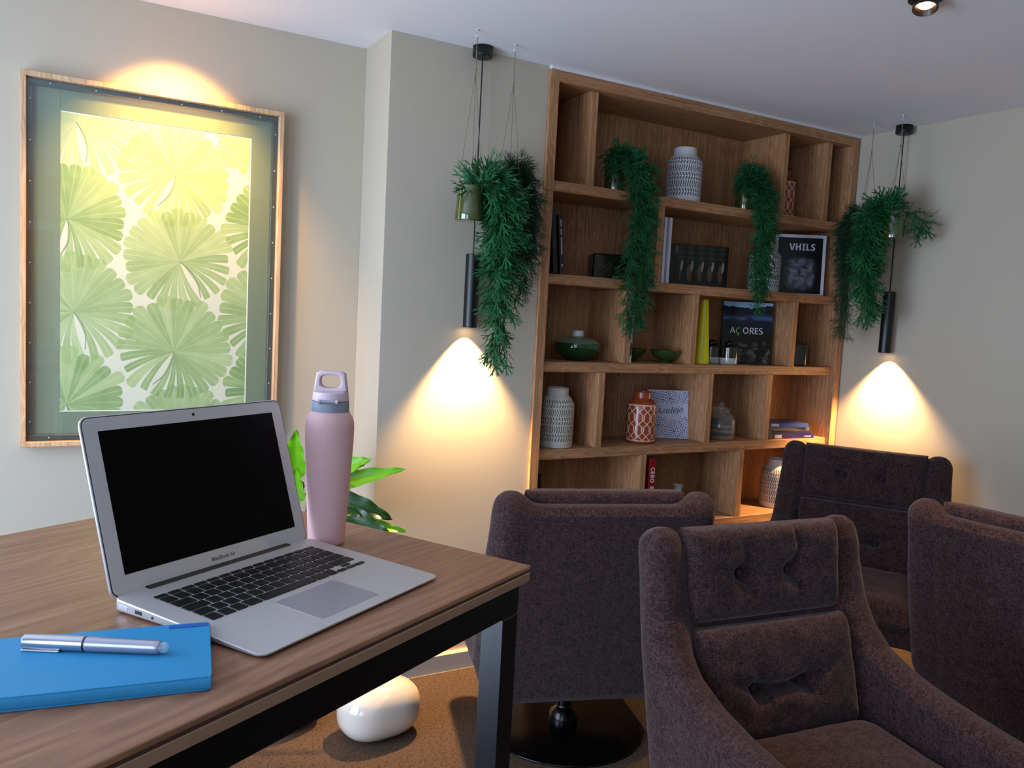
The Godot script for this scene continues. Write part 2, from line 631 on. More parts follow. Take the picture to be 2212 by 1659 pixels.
func make_armchair(fab: Material, metal: Material, button_mat: Material) -> Node3D:
	var t := thing("armchair", "brown tweed high-back armchair", "armchair")
	put(t, "shell", chair_shell_mesh(), fab)
	var hd := add(t, "headrest_cushion", cushion(0.535, 0.256, 0.062, [[-0.085, -0.005, 0.042, 0.028], [0.085, -0.005, 0.042, 0.028]], [[-0.085, 0, 0.085, 0.0, 0.016, 0.020], [0.085, 0, 0.105, 0.06, 0.030, 0.008], [0.105, 0.06, 0.085, 0.128, 0.018, 0.007], [-0.085, 0, -0.08, 0.08, 0.016, 0.014], [-0.085, 0, -0.055, -0.06, 0.024, 0.009], [0.085, 0, 0.11, -0.05, 0.020, 0.009], [0.11, -0.05, 0.10, -0.12, 0.010, 0.008], [-0.085, 0, -0.17, 0.02, 0.012, 0.014]], 2), fab)
	hd.position = Vector3(0, 0.826, 0.020)
	hd.rotation.x = -0.12
	var bc := add(t, "back_cushion", cushion(0.535, 0.31, 0.066, [[-0.08, -0.02, 0.04, 0.03], [0.085, -0.015, 0.04, 0.03]], [[-0.08, -0.02, 0.085, -0.015, 0.034, 0.016], [0.085, -0.015, -0.08, -0.02, 0.030, 0.015], [-0.08, -0.02, -0.17, 0.015, 0.022, 0.012], [0.085, -0.015, 0.19, 0.035, 0.020, 0.013], [-0.08, -0.02, -0.09, 0.04, 0.012, 0.010], [0.085, -0.015, 0.09, 0.05, 0.010, 0.010]], 9), fab)
	bc.position = Vector3(0, 0.545, 0.108)
	bc.rotation.x = -0.27
	for q in [[hd, -0.085, -0.005], [hd, 0.085, -0.005], [bc, -0.08, -0.02], [bc, 0.085, -0.015]]:
		var bt := MB.new()
		bt.lathe([Vector2(0.0001, -0.004), Vector2(0.011, -0.003), Vector2(0.012, 0.0), Vector2(0.008, 0.004), Vector2(0.0001, 0.0055)], 14)
		var o := add(q[0], "button", bt, button_mat)
		o.rotation.x = PI / 2
		o.position = Vector3(q[1], q[2], 0.026 if q[0] == hd else 0.018)
	var sc := add(t, "seat_cushion", cushion(0.53, 0.47, 0.085, [], [], 4), fab)
	sc.position = Vector3(0, 0.36, 0.425)
	sc.rotation.x = -PI / 2 + 0.05
	var hub := MB.new()
	hub.lathe([Vector2(0.0001, 0.012), Vector2(0.05, 0.012), Vector2(0.055, 0.02), Vector2(0.05, 0.06), Vector2(0.03, 0.075), Vector2(0.027, 0.09), Vector2(0.027, 0.215), Vector2(0.0001, 0.215)], 20, Vector3(0, 0, 0.33))
	add(t, "swivel_post", hub, metal)
	var disc := MB.new()
	disc.lathe([Vector2(0.0001, 0.0), Vector2(0.285, 0.0), Vector2(0.29, 0.003), Vector2(0.286, 0.010), Vector2(0.06, 0.018), Vector2(0.0001, 0.018)], 48, Vector3(0, 0, 0.33))
	add(t, "base_disc", disc, metal)
	return t

# ---------------------------------------------------------------- plants
func sprig_mesh(sd: int, fork: float, width: float, depth: int) -> ArrayMesh:
	var r := RandomNumberGenerator.new()
	r.seed = sd
	var b := MB.new()
	_branch(b, r, Vector3.ZERO, 0.0, 0.42, width, depth, fork)
	return b.mesh()

func _branch(b: MB, r: RandomNumberGenerator, p: Vector3, a: float, l: float, w: float, depth: int, fork: float) -> void:
	var d := Vector3(sin(a), cos(a), 0)
	var s := Vector3(cos(a), -sin(a), 0)
	var bend := -0.25 * l
	var q := p + d * l + Vector3(0, 0, bend * (0.5 + p.y))
	var mid := p.lerp(q, 0.5) + Vector3(0, 0, 0.03)
	var w1 := w * (0.75 if depth > 0 else 0.1)
	var wm := w * (0.85 if depth > 0 else 0.95)
	var up := Vector3(0, 0, 1)
	for sg: float in [-1.0, 1.0]:
		var nn := (up + s * sg * 0.55).normalized()
		var i0 := b.vert(p + up * w * 0.35, nn)
		var i1 := b.vert(p + s * sg * w, nn)
		var i2 := b.vert(mid + up * wm * 0.35, nn)
		var i3 := b.vert(mid + s * sg * wm, nn)
		var i4 := b.vert(q + up * w1 * 0.35, nn)
		var i5 := b.vert(q + s * sg * w1, nn)
		b.quad(i0, i1, i3, i2)
		b.quad(i2, i3, i5, i4)
	if depth > 0:
		var k := 2 if depth < 2 else 3
		for j in k:
			var da := (j - (k - 1) / 2.0) * fork * r.randf_range(0.8, 1.2)
			_branch(b, r, q, a + da, l * r.randf_range(0.6, 0.85), w * 0.72, depth - 1, fork)

# vines are polylines in local space; leaves spring from them
func foliage(parent: Node, vines: Array, per_m: float, size: float, sprigs: Array, m: Material, sd: int, spread := 0.02) -> void:
	var r := RandomNumberGenerator.new()
	r.seed = sd
	var lists := []
	for s in sprigs: lists.append([])
	for vine in vines:
		var cv := Curve3D.new()
		for k in vine.size():
			var tg := Vector3.ZERO
			if k > 0 and k < vine.size() - 1:
				tg = (vine[k + 1] - vine[k - 1]) * 0.18
			cv.add_point(vine[k], -tg, tg)
		var ln := cv.get_baked_length()
		var cnt := int(ln * per_m)
		for k in cnt:
			var o := ln * (k + r.randf()) / cnt
			var p := cv.sample_baked(o)
			var q := cv.sample_baked(minf(o + 0.01, ln))
			var q0 := cv.sample_baked(maxf(o - 0.01, 0.0))
			var tg := (q - q0).normalized()
			var side := Vector3(r.randf_range(-1, 1), r.randf_range(-0.6, 0.5), r.randf_range(-1, 1)).normalized()
			var dir := (side * 1.0 + tg * r.randf_range(0.3, 1.1)).normalized()
			var nrm := (Vector3(r.randf_range(-0.6, 0.6), r.randf_range(0.2, 1.0), r.randf_range(-0.6, 0.6)) + side * 0.3).normalized()
			var xx := dir.cross(nrm).normalized()
			nrm = xx.cross(dir).normalized()
			var sc := size * r.randf_range(0.65, 1.2) * (1.0 - 0.3 * o / ln)
			lists[r.randi() % sprigs.size()].append(Transform3D(Basis(xx * sc, dir * sc, nrm * sc), p + side * spread * r.randf()))
		var st := MB.new()
		var path := []
		for k in 15:
			path.append(cv.sample_baked(ln * k / 14.0))
		st.tube(path, 0.0022, 5, 0.001)
		add(parent, "vine_stem", st, m)
	for k in sprigs.size():
		var mm := MultiMesh.new()
		mm.transform_format = MultiMesh.TRANSFORM_3D
		mm.mesh = sprigs[k]
		mm.instance_count = lists[k].size()
		for j in lists[k].size():
			mm.set_instance_transform(j, lists[k][j])
		var o := MultiMeshInstance3D.new()
		o.name = "foliage"
		o.multimesh = mm
		o.material_override = m
		o.set_meta("kind", "stuff")
		parent.add_child(o, true)

# lance-shaped leaf along +Y bending to -Z, length l, half width w
func leaf_mesh(l: float, w: float, bend: float, wave: float) -> MB:
	var b := MB.new()
	for face in 2:
		var rows := []
		for k in 19:
			var f := k / 18.0
			var ww := w * pow(sin(PI * pow(f, 0.75)), 0.8) * (1.0 - 0.25 * f) + 0.0008
			var a := bend * f
			var ctr := Vector3(0, l * (sin(a) / bend if absf(bend) > 0.01 else f), -l * ((1.0 - cos(a)) / bend if absf(bend) > 0.01 else 0.0))
			var nn := Vector3(0, sin(a), cos(a))
			var row := PackedVector3Array()
			for j in 9:
				var s := j / 4.0 - 1.0
				row.append(ctr + Vector3(ww * s, 0, 0) + nn * (absf(s) * ww * 0.35 + wave * w * sin(f * 24.0 + s) * s * s) - nn * (0.0006 if face == 1 else 0.0))
			rows.append(row)
		b.grid(rows, false, face == 1)
	return b

# ---------------------------------------------------------------- vases
func vase_profile(r: float, h: float, neck: float) -> Array:
	return [Vector2(0.0001, 0.0), Vector2(r * 0.93, 0.0), Vector2(r * 0.97, 0.004), Vector2(r * 0.985, h * 0.1), Vector2(r, h * 0.3), Vector2(r, h * 0.62), Vector2(r * 0.985, h * 0.72), Vector2(r * 0.93, h * 0.775), Vector2(neck * 1.12, h * 0.855), Vector2(neck * 1.0, h * 0.88), Vector2(neck * 1.0, h * 0.985), Vector2(neck * 0.97, h), Vector2(neck * 0.84, h), Vector2(neck * 0.82, h * 0.9), Vector2(r * 0.8, h * 0.75), Vector2(0.0001, h * 0.7)]

func vase(called: String, label: String, at: Vector3, r: float, h: float, neck: float, im: Image, group: String, turn := 0.0, rough := 0.45) -> Node3D:
	var b := MB.new()
	var prof := vase_profile(r, h, neck)
	var rows := []
	for q: Vector2 in prof:
		var row := PackedVector3Array()
		for k in 41:
			var a := TAU * k / 40
			row.append(Vector3(q.x * sin(a), q.y, q.x * cos(a)))
		rows.append(row)
	b.grid(rows, true)
	# v follows the height of the wall so that the bands sit where they are glazed
	for k in b.v.size():
		b.t[k].y = 1.0 - clampf(b.v[k].y / h, 0.0, 1.0)
		if k / 41 >= 12: b.t[k].y = 0.02
	var o := add(self, called, b, tmat(im, rough))
	o.position = at
	o.rotation.y = turn
	tag(o, label, "vase", group)
	return o

# book: w wide, h tall, d thick, standing, front cover towards +Z
func book(called: String, label: String, at: Vector3, w: float, h: float, d: float, cover: Material, pages: Material, turn: float, lean := 0.0, group := "") -> Node3D:
	var t := thing(called, label, "book", at, turn, group)
	t.rotation.x = -lean
	t.rotation_order = EULER_ORDER_YXZ
	var c := boxes([span(-w / 2, w / 2, 0, h, d - 0.003, d), span(-w / 2, w / 2, 0, h, 0, 0.003), span(-w / 2, -w / 2 + 0.003, 0, h, 0.003, d - 0.003)], 0.0008)
	add(t, "cover", c, cover)
	add(t, "pages", boxes([span(-w / 2 + 0.003, w / 2 - 0.004, 0.003, h - 0.004, 0.003, d - 0.003)], 0.0005), pages)
	return t

func face_plate(parent: Node, called: String, w: float, h: float, z: float, im: Image, rough := 0.35, y0 := 0.0, x0 := 0.0) -> MeshInstance3D:
	var b := MB.new()
	b.box(Vector3(x0, y0 + h / 2, z), Vector3(w, h, 0.0008), 0.0001)
	return add(parent, called, b, tmat(im, rough))

# ================================================================ the place
const H := 2.55
const TH := 1.139

func _ready() -> void:
	rng.seed = 11
	# ---- camera
	var cam := Camera3D.new()
	cam.name = "camera"
	add_child(cam)
	cam.position = Vector3(-1.8287, 1.5126, 3.0199)
	cam.rotation_order = EULER_ORDER_YXZ
	cam.rotation = Vector3(-0.0852, -0.5195, 0.0517)
	cam.fov = 50.14
	cam.near = 0.02
	cam.current = true
	# ---- sky and exposure
	var env := Environment.new()
	env.background_mode = Environment.BG_SKY
	var sk := Sky.new()
	var pm := ProceduralSkyMaterial.new()
	pm.sky_top_color = Color(0.42, 0.58, 0.86)
	pm.sky_horizon_color = Color(0.75, 0.82, 0.92)
	pm.ground_bottom_color = Color(0.35, 0.36, 0.36)
	pm.ground_horizon_color = Color(0.6, 0.63, 0.66)
	sk.sky_material = pm
	env.sky = sk
	env.background_energy_multiplier = 1.0
	env.tonemap_mode = Environment.TONE_MAPPER_LINEAR
	env.tonemap_exposure = 1.0
	env.sdfgi_enabled = true
	env.ssao_enabled = true
	env.ssil_enabled = true
	var we := WorldEnvironment.new()
	we.name = "world"
	we.environment = env
	add_child(we)
	# ---- daylight through the window on the left
	var day := AreaLight3D.new()
	day.name = "window_daylight"
	add_child(day)
	day.area_size = Vector2(1.80, 2.24)
	day.area_normalize_energy = true
	day.light_color = Color(0.80, 0.875, 1.0)
	day.light_energy = 19.0
	day.position = Vector3(-3.34, 1.22, 1.225)
	day.rotation.y = -PI / 2
	day.shadow_enabled = true
	day.area_range = 12.0
	var day2: AreaLight3D = day.duplicate()
	day2.name = "rear_window_daylight"
	add_child(day2)
	day2.light_energy = 10.0
	day2.position = Vector3(-3.34, 1.22, 3.75)
	build_materials()
	build_room()
	build_bookcase()
	build_table()
	build_chairs()
	build_picture()
	build_lamps()
	build_shelf_objects()
	build_table_objects()
	build_plants()
	build_floor_objects()

var M := {}

func build_materials() -> void:
	M.wall = mat(Color(0.71, 0.675, 0.60), 0.9, 0.0, 0.3)
	var wt := noise_tex(0.08, [Color(0.45, 0.45, 0.45), Color(0.55, 0.55, 0.55)], 4, 4)
	M.wall.heightmap_enabled = true
	M.wall.heightmap_texture = wt
	M.wall.heightmap_scale = 0.05
	triplanar(M.wall, Vector3(3, 3, 3))
	M.ceiling = mat(Color(0.905, 0.905, 0.91), 0.95, 0.0, 0.2)
	M.white_trim = mat(Color(0.85, 0.85, 0.86), 0.6)
	M.tile = mat(Color(0.52, 0.51, 0.49), 0.35)
	M.base_grey = mat(Color(0.58, 0.57, 0.56), 0.5)
	M.cork = mat(Color.WHITE, 0.95, 0.0, 0.2)
	M.cork.albedo_texture = noise_tex(0.09, [Color(0.19, 0.145, 0.115), Color(0.28, 0.225, 0.18), Color(0.34, 0.275, 0.22), Color(0.24, 0.19, 0.15)], 8, 5, 512)
	M.cork.heightmap_enabled = true
	M.cork.heightmap_texture = M.cork.albedo_texture
	M.cork.heightmap_scale = 0.25
	triplanar(M.cork, Vector3(1.6, 1.6, 1.6))
	var oak := wood_image(Color(0.52, 0.365, 0.235), Color(0.68, 0.50, 0.345), Color(0.765, 0.595, 0.43), 21, 7.0, 0.55)
	var ot := tex(oak)
	var oak_turn := oak.duplicate()
	oak_turn.rotate_90(CLOCKWISE)
	var ot2 := tex(oak_turn)
	M.oak_up = mat(Color.WHITE, 0.5, 0.0, 0.4)
	M.oak_up.albedo_texture = ot
	triplanar(M.oak_up, Vector3(1.7, 0.42, 1.7), Vector3(0.33, 0.41, 0.2))
	M.oak_flat = mat(Color.WHITE, 0.5, 0.0, 0.4)
	M.oak_flat.albedo_texture = ot2
	triplanar(M.oak_flat, Vector3(0.42, 1.7, 1.7), Vector3(0.41, 0.3, 0.25))
	var wal := wood_image(Color(0.45, 0.315, 0.23), Color(0.545, 0.395, 0.295), Color(0.62, 0.465, 0.355), 4, 6.0, 0.35)
	wal.rotate_90(CLOCKWISE)
	M.table = mat(Color.WHITE, 0.42, 0.0, 0.45)
	M.table.albedo_texture = tex(wal)
	triplanar(M.table, Vector3(0.55, 1.6, 1.5), Vector3(0.4, 0.3, 0.35))
	M.edge_light = mat(Color(0.53, 0.42, 0.33), 0.5)
	M.edge_dark = mat(Color(0.25, 0.16, 0.115), 0.5)
	M.steel_black = mat(Color(0.020, 0.024, 0.032), 0.30, 0.0, 0.4)
	var fab := mat(Color.WHITE, 0.95, 0.0, 0.15)
	var fi := fabric_image(Color(0.042, 0.029, 0.032), Color(0.39, 0.285, 0.28))
	fab.albedo_texture = tex(fi)
	fab.heightmap_enabled = true
	fab.heightmap_texture = tex(fi)
	fab.heightmap_scale = 0.12
	fab.rim_enabled = true
	fab.rim = 0.25
	fab.rim_tint = 0.6
	triplanar(fab, Vector3(3.6, 3.6, 3.6))
	M.fabric = fab
	M.button = mat(Color(0.13, 0.085, 0.08), 0.9)
	M.chrome_dark = mat(Color(0.06, 0.06, 0.065), 0.18, 0.6)
	M.alu = mat(Color(0.72, 0.71, 0.70), 0.45, 0.45)
	M.alu_edge = mat(Color(0.80, 0.81, 0.83), 0.3, 0.8)
	M.black = mat(Color(0.012, 0.012, 0.014), 0.5)
	M.key = mat(Color(0.016, 0.016, 0.019), 0.42, 0.0, 0.4)
	M.screen = mat(Color(0.003, 0.003, 0.003), 0.35, 0.0, 0.2)
	M.lamp_black = mat(Color(0.035, 0.037, 0.042), 0.4)
	M.cord = mat(Color(0.02, 0.02, 0.022), 0.7)
	M.string = mat(Color(0.50, 0.45, 0.37), 0.9)
	M.hook = mat(Color(0.88, 0.88, 0.9), 0.3, 0.6)
	M.pages = mat(Color(0.78, 0.76, 0.70), 0.9)
	M.glaze = mat(Color(0.22, 0.27, 0.085), 0.12, 0.0, 0.6)
	M.glaze.clearcoat_enabled = true
	M.glaze.clearcoat = 1.0
	M.glaze.clearcoat_roughness = 0.04
	M.leaf = mat(Color(0.12, 0.36, 0.20), 0.55, 0.0, 0.4)
	M.leaf.backlight_enabled = true
	M.leaf.backlight = Color(0.05, 0.16, 0.07)
	M.leaf_fine = mat(Color(0.13, 0.24, 0.16), 0.7, 0.0, 0.3)
	M.leaf_fine.backlight_enabled = true
	M.leaf_fine.backlight = Color(0.05, 0.12, 0.06)
	M.frame_wood = mat(Color.WHITE, 0.5)
	M.frame_wood.albedo_texture = tex(wood_image(Color(0.66, 0.50, 0.36), Color(0.80, 0.66, 0.50), Color(0.86, 0.74, 0.60), 31, 5.0, 0.4, 128, 256))
	triplanar(M.frame_wood, Vector3(3, 0.8, 3), Vector3(0.3, 0.4, 0.3))

func build_room() -> void:
	struct("floor", boxes([span(-3.45, 2.1, -0.1, 0.0, -0.6, 5.4)], 0.001), M.tile)
	struct("ceiling", boxes([span(-3.45, 2.1, H, H + 0.1, -0.6, 5.4)], 0.001), M.ceiling)
	var wb := MB.new()
	wb.box(Vector3(-0.35, H / 2, -0.29), Vector3(0.70, H, 0.58), 0.001)
	wb.box(Vector3(1.0, H / 2, -0.49), Vector3(2.0, H, 0.18), 0.001)
	struct("wall_back", wb, M.wall)
	struct("wall_alcove", boxes([span(-3.45, -0.70, 0, H, -0.45, -0.2787)], 0.001), M.wall)
	struct("wall_right", boxes([span(1.9604, 2.1, 0, H, -0.4, 5.4)], 0.001), M.wall)
	struct("wall_left", boxes([span(-3.45, -3.25, 0, 0.06, -0.4, 5.4), span(-3.45, -3.25, 2.38, H, -0.4, 5.4), span(-3.45, -3.25, 0.06, 2.38, -0.4, 0.30), span(-3.45, -3.25, 0.06, 2.38, 2.15, 2.825), span(-3.45, -3.25, 0.06, 2.38, 4.675, 5.4)], 0.001), M.wall)
	struct("wall_rear", boxes([span(-3.25, 1.9604, 0, H, 5.25, 5.4)], 0.001), M.wall)
	# two glazed garden doors in the left wall
	var gl := mat(Color(0.9, 0.95, 1.0, 0.06), 0.02)
	gl.transparency = BaseMaterial3D.TRANSPARENCY_ALPHA
	for wn in 2:
		var a: float = [0.30, 2.825][wn]
		var c: float = a + 1.85
		var win := Node3D.new()
		win.name = "window_%d" % (wn + 1)
		win.set_meta("kind", "structure")
		add_child(win)
		add(win, "window_frame", boxes([span(-3.32, -3.26, 0.06, 0.12, a, c), span(-3.32, -3.26, 2.32, 2.38, a, c), span(-3.32, -3.26, 0.12, 2.32, a, a + 0.06), span(-3.32, -3.26, 0.12, 2.32, c - 0.06, c)], 0.004), M.white_trim)
		for k in 3:
			var z0 := a + 0.06 + 0.5767 * k + (0.02 if k > 0 else 0.0)
			var z1 := a + 0.06 + 0.5767 * (k + 1) - (0.02 if k < 2 else 0.0)
			if k > 0:
				add(win, "mullion", boxes([span(-3.315, -3.265, 0.12, 2.32, z0 - 0.04, z0)], 0.003), M.white_trim)
			add(win, "glazing_bar", boxes([span(-3.31, -3.27, 1.58, 1.62, z0, z1)], 0.003), M.white_trim)
			for yy in [[0.12, 1.58], [1.62, 2.32]]:
				add(win, "pane", boxes([span(-3.293, -3.287, yy[0], yy[1], z0, z1)], 0.0005), gl)
	# tan door behind the camera, seen in the picture glass
	var dr := Node3D.new()
	dr.name = "door_1"
	dr.set_meta("kind", "structure")
	add_child(dr)
	add(dr, "door_leaf", boxes([span(-2.45, -1.75, 0, 2.05, 5.2, 5.25)], 0.003), mat(Color(0.74, 0.50, 0.33), 0.5))
	add(dr, "door_frame", boxes([span(-2.52, -2.45, 0, 2.12, 5.18, 5.25), span(-1.75, -1.68, 0, 2.12, 5.18, 5.25), span(-2.45, -1.75, 2.05, 2.12, 5.18, 5.25)], 0.003), M.white_trim)
	# skirting with a light line on the back wall
	struct("baseboard_back", boxes([span(-0.70, 0.0, 0, 0.072, 0.0, 0.012)], 0.001), M.base_grey)
	struct("baseboard_right", boxes([span(1.948, 1.9604, 0, 0.072, 0.02, 5.25)], 0.001), M.base_grey)
	struct("baseboard_alcove", boxes([span(-3.25, -0.712, 0, 0.072, -0.2787, -0.2667)], 0.001), M.base_grey)
	struct("trim_1", boxes([span(0.0, 1.9604, H - 0.012, H, 0.0, 0.022)], 0.001), M.white_trim)
	var strip := thing("light_strip", "thin warm glowing light strip along the skirting of the back wall", "light", Vector3(-0.35, 0.076, 0.0))
	add(strip, "lit_line", boxes([span(-0.34, 0.34, -0.004, 0.006, 0.0, 0.010)], 0.001), glow(Color(1.0, 0.72, 0.42), 2.2))
	var sl := AreaLight3D.new()
	sl.name = "strip_light"
	strip.add_child(sl)
	sl.area_size = Vector2(0.68, 0.01)
	sl.area_normalize_energy = true
	sl.light_color = Color(1.0, 0.72, 0.42)
	sl.light_energy = 0.03
	sl.position = Vector3(0, 0.004, 0.014)
	sl.rotation.y = PI
	sl.shadow_enabled = true
	sl.area_range = 8.0
	# cork rug
	var rug := add(self, "cork_rug", boxes([span(-3.1, 1.9, 0.0, 0.008, 0.03, 4.9)], 0.003), M.cork)
	tag(rug, "brown speckled cork rug under the table and armchairs", "rug")

const SH_Y := [2.09, 1.695, 1.312, 0.922, 0.53]
const SZ := -0.012
const BK := -0.30

func build_bookcase() -> void:
	var W := 1.953
	var t := thing("bookcase", "built-in oak bookcase with staggered open compartments", "bookcase", Vector3.ZERO)
	var fr := [span(0.0, 0.045, 0.0, H - 0.012, BK - 0.02, 0.015), span(W - 0.045, W, 0.0, H - 0.012, BK - 0.02, 0.015)]
	for q in fr:
		var b := boxes([q], 0.002)
		add(t, "side_panel", b, M.oak_up)
	add(t, "top_panel", boxes([span(0.045, W - 0.045, H - 0.057, H - 0.012, BK - 0.02, 0.015)], 0.002), M.oak_flat)
	for k in 4:
		var x0 := 0.045 + (W - 0.09) / 4.0 * k
		var x1 := x0 + (W - 0.09) / 4.0
		var b := MB.new()
		b.box(Vector3.ZERO, Vector3(x1 - x0 - 0.0008, 2.52, 0.015), 0.0005)
		var o := add(t, "back_panel", b, M.oak_up)
		o.position = Vector3((x0 + x1) / 2, 1.26, BK - 0.0075)
	for k in SH_Y.size():
		var b := MB.new()
		b.box(Vector3.ZERO, Vector3(W - 0.09, 0.045, SZ - BK), 0.002)
		var o := add(t, "shelf", b, M.oak_flat)
		o.position = Vector3(W / 2, SH_Y[k] - 0.0225, (SZ + BK) / 2)
	var rows := [[2.09, H - 0.057, [0.248, 1.438, 1.757]], [1.695, 2.045, [0.658]], [1.312, 1.65, [0.505, 0.907, 1.597]], [0.922, 1.267, [0.375, 1.038, 1.449]], [0.53, 0.877, [0.646, 1.286]]]
	for r in rows:
		for x in r[2]:
			var b := MB.new()
			b.box(Vector3.ZERO, Vector3(0.038, r[1] - r[0], SZ - BK), 0.002)
			var o := add(t, "divider", b, M.oak_up)
			o.position = Vector3(x, (r[0] + r[1]) / 2, (SZ + BK) / 2)
	add(t, "plinth_panel", boxes([span(0.045, W - 0.045, 0.0, 0.485, -0.06, -0.035)], 0.002), M.oak_flat)

func build_table() -> void:
	# local X runs left along the front edge, local Z towards the wall
	var t := thing("high_table", "high walnut-topped table with black square steel legs under the laptop", "table", Vector3(-1.195, 0, 1.996), PI + 0.5)
	# rotate so that +X local = (-0.877, 0, 0.48)
	var L := 1.8
	var D := 0.69
	add(t, "tabletop", boxes([span(0, L, TH - 0.007, TH, 0, D)], 0.001), M.table)
	add(t, "edge_band", boxes([span(0.0008, L - 0.0008, TH - 0.011, TH - 0.007, 0.0008, D - 0.0008)], 0.0005), M.edge_dark)
	add(t, "core", boxes([span(0, L, TH - 0.025, TH - 0.011, 0, D)], 0.001), M.edge_light)
	add(t, "rail", boxes([span(0.012, L - 0.012, TH - 0.072, TH - 0.030, 0.01, 0.05)], 0.002), M.steel_black)
	add(t, "rail", boxes([span(0.012, L - 0.012, TH - 0.072, TH - 0.030, D - 0.05, D - 0.01)], 0.002), M.steel_black)
	for x in [0.012, L - 0.052]:
		add(t, "rail", boxes([span(x, x + 0.04, TH - 0.072, TH - 0.030, 0.05, D - 0.05)], 0.002), M.steel_black)
		for z in [0.01, D - 0.05]:
			add(t, "leg", boxes([span(x, x + 0.04, 0.008, TH - 0.072, z, z + 0.04)], 0.002), M.steel_black)
	add(t, "spacer", boxes([span(0.03, L - 0.03, TH - 0.030, TH - 0.025, 0.02, D - 0.02)], 0.001), M.steel_black)

func build_chairs() -> void:
	var c := make_armchair(M.fabric, M.chrome_dark, M.button)
	c.position = Vector3(-0.072, 0.008, 1.384)
	c.rotation.y = deg_to_rad(-5.85)
	c.set_meta("label", "brown tweed armchair seen from its front, arms sweeping forward, standing before the dark chair back")
	c.set_meta("group", "brown tweed armchairs")
	var spots := [[Vector3(-0.261, 0.008, 0.927), 162.4, "brown tweed armchair whose back is turned to the table, beside its black leg"], [Vector3(1.563, 0.008, 0.503), -57.7, "brown tweed armchair in the room corner under the pendant lamp's warm pool"], [Vector3(0.807, 0.008, 1.66), 95.0, "brown tweed armchair turned toward the right wall with its plain outer back showing"]]
	for s in spots:
		var d: Node3D = c.duplicate()
		d.name = numbered("armchair")
		add_child(d)
		d.position = s[0]
		d.rotation.y = deg_to_rad(s[1])
		d.set_meta("label", s[2])

func build_picture() -> void:
	var x0 := -1.903
	var x1 := -1.033
	var y0 := 0.968
	var y1 := 2.236
	var zw := -0.2787
	var t := thing("framed_print", "framed fan palm leaf print with sage mat behind glass", "picture", Vector3((x0 + x1) / 2, (y0 + y1) / 2, zw))
	var w := x1 - x0
	var h := y1 - y0
	var fw := 0.018
	var fd := 0.052
	for s: float in [-1.0, 1.0]:
		add(t, "frame_rail", boxes([[Vector3(-w / 2, s * h / 2, 0), Vector3(w / 2, s * (h / 2 - fw), fd)]], 0.002), M.frame_wood)
		add(t, "frame_rail", boxes([[Vector3(s * w / 2, -h / 2 + fw, 0), Vector3(s * (w / 2 - fw), h / 2 - fw, fd)]], 0.002), M.frame_wood)
	var iw := w - 2 * fw
	var ih := h - 2 * fw
	var dark := mat(Color(0.13, 0.20, 0.17), 0.3)
	for s: float in [-1.0, 1.0]:
		add(t, "inner_fillet", boxes([[Vector3(-iw / 2, s * ih / 2, 0.004), Vector3(iw / 2, s * (ih / 2 - 0.022), 0.030)]], 0.004), dark)
		add(t, "inner_fillet", boxes([[Vector3(s * iw / 2, -ih / 2 + 0.022, 0.004), Vector3(s * (iw / 2 - 0.022), ih / 2 - 0.022, 0.030)]], 0.004), dark)
	var matw := mat(Color(0.38, 0.455, 0.345), 0.8)
	var px0 := -1.785 - (x0 + x1) / 2
	var px1 := -1.146 - (x0 + x1) / 2
	var py0 := 1.086 - (y0 + y1) / 2
	var py1 := 2.127 - (y0 + y1) / 2
	add(t, "mat_board", boxes([span(-iw / 2, px0, -ih / 2, ih / 2, 0.010, 0.014), span(px1, iw / 2, -ih / 2, ih / 2, 0.010, 0.014), span(px0, px1, -ih / 2, py0, 0.010, 0.014), span(px0, px1, py1, ih / 2, 0.010, 0.014)], 0.0005), matw)
	var pr := MB.new()
	pr.box(Vector3.ZERO, Vector3(px1 - px0, py1 - py0, 0.003), 0.0003)
	var print_sheet := add(t, "print", pr, tmat(palm_image(640, 1043), 0.85))
	print_sheet.position = Vector3((px0 + px1) / 2, (py0 + py1) / 2, 0.0105)
	print_sheet.set_meta("label", "pale green fan palm leaves printed on cream")
	add(t, "backing", boxes([span(-iw / 2, iw / 2, -ih / 2, ih / 2, 0.002, 0.008)], 0.0005), M.black)
	var gl := mat(Color(1.0, 1.0, 1.0, 0.02), 0.01, 0.0, 0.4)
	gl.transparency = BaseMaterial3D.TRANSPARENCY_ALPHA
	add(t, "glass_pane", boxes([span(-iw / 2, iw / 2, -ih / 2, ih / 2, 0.034, 0.036)], 0.0003), gl)
	var bead := MB.new()  # small pale beads spaced evenly along the inner fillet
	bead.lathe([Vector2(0.0001, -0.003), Vector2(0.003, 0.0), Vector2(0.0001, 0.003)], 8)
	var pm := bead.mesh()
	for s: float in [-1.0, 1.0]:
		for k in 9:
			var o := put(t, "fillet_bead", pm, M.hook)
			o.position = Vector3(s * (iw / 2 - 0.011), -ih / 2 + ih * (k + 0.5) / 9.0, 0.031)
		for k in 6:
			var o := put(t, "fillet_bead", pm, M.hook)
			o.position = Vector3(-iw / 2 + iw * (k + 0.5) / 6.0, s * (ih / 2 - 0.011), 0.031)

const WARM := Color(1.0, 0.80, 0.56)

func spot(parent: Node, called: String, at: Vector3, aim: Vector3, e: float, ang: float, soft: float, size: float, col := WARM) -> SpotLight3D:
	var l := SpotLight3D.new()
	l.name = called
	parent.add_child(l, true)
	l.position = at
	l.basis = Basis.looking_at(aim, Vector3.RIGHT if absf(aim.normalized().y) > 0.9 else Vector3.UP)
	l.light_color = col
	l.light_energy = e
	l.spot_angle = ang
	l.spot_angle_attenuation = soft
	l.light_size = size
	l.spot_range = 12.0
	l.spot_attenuation = 2.0
	l.shadow_enabled = true
	return l

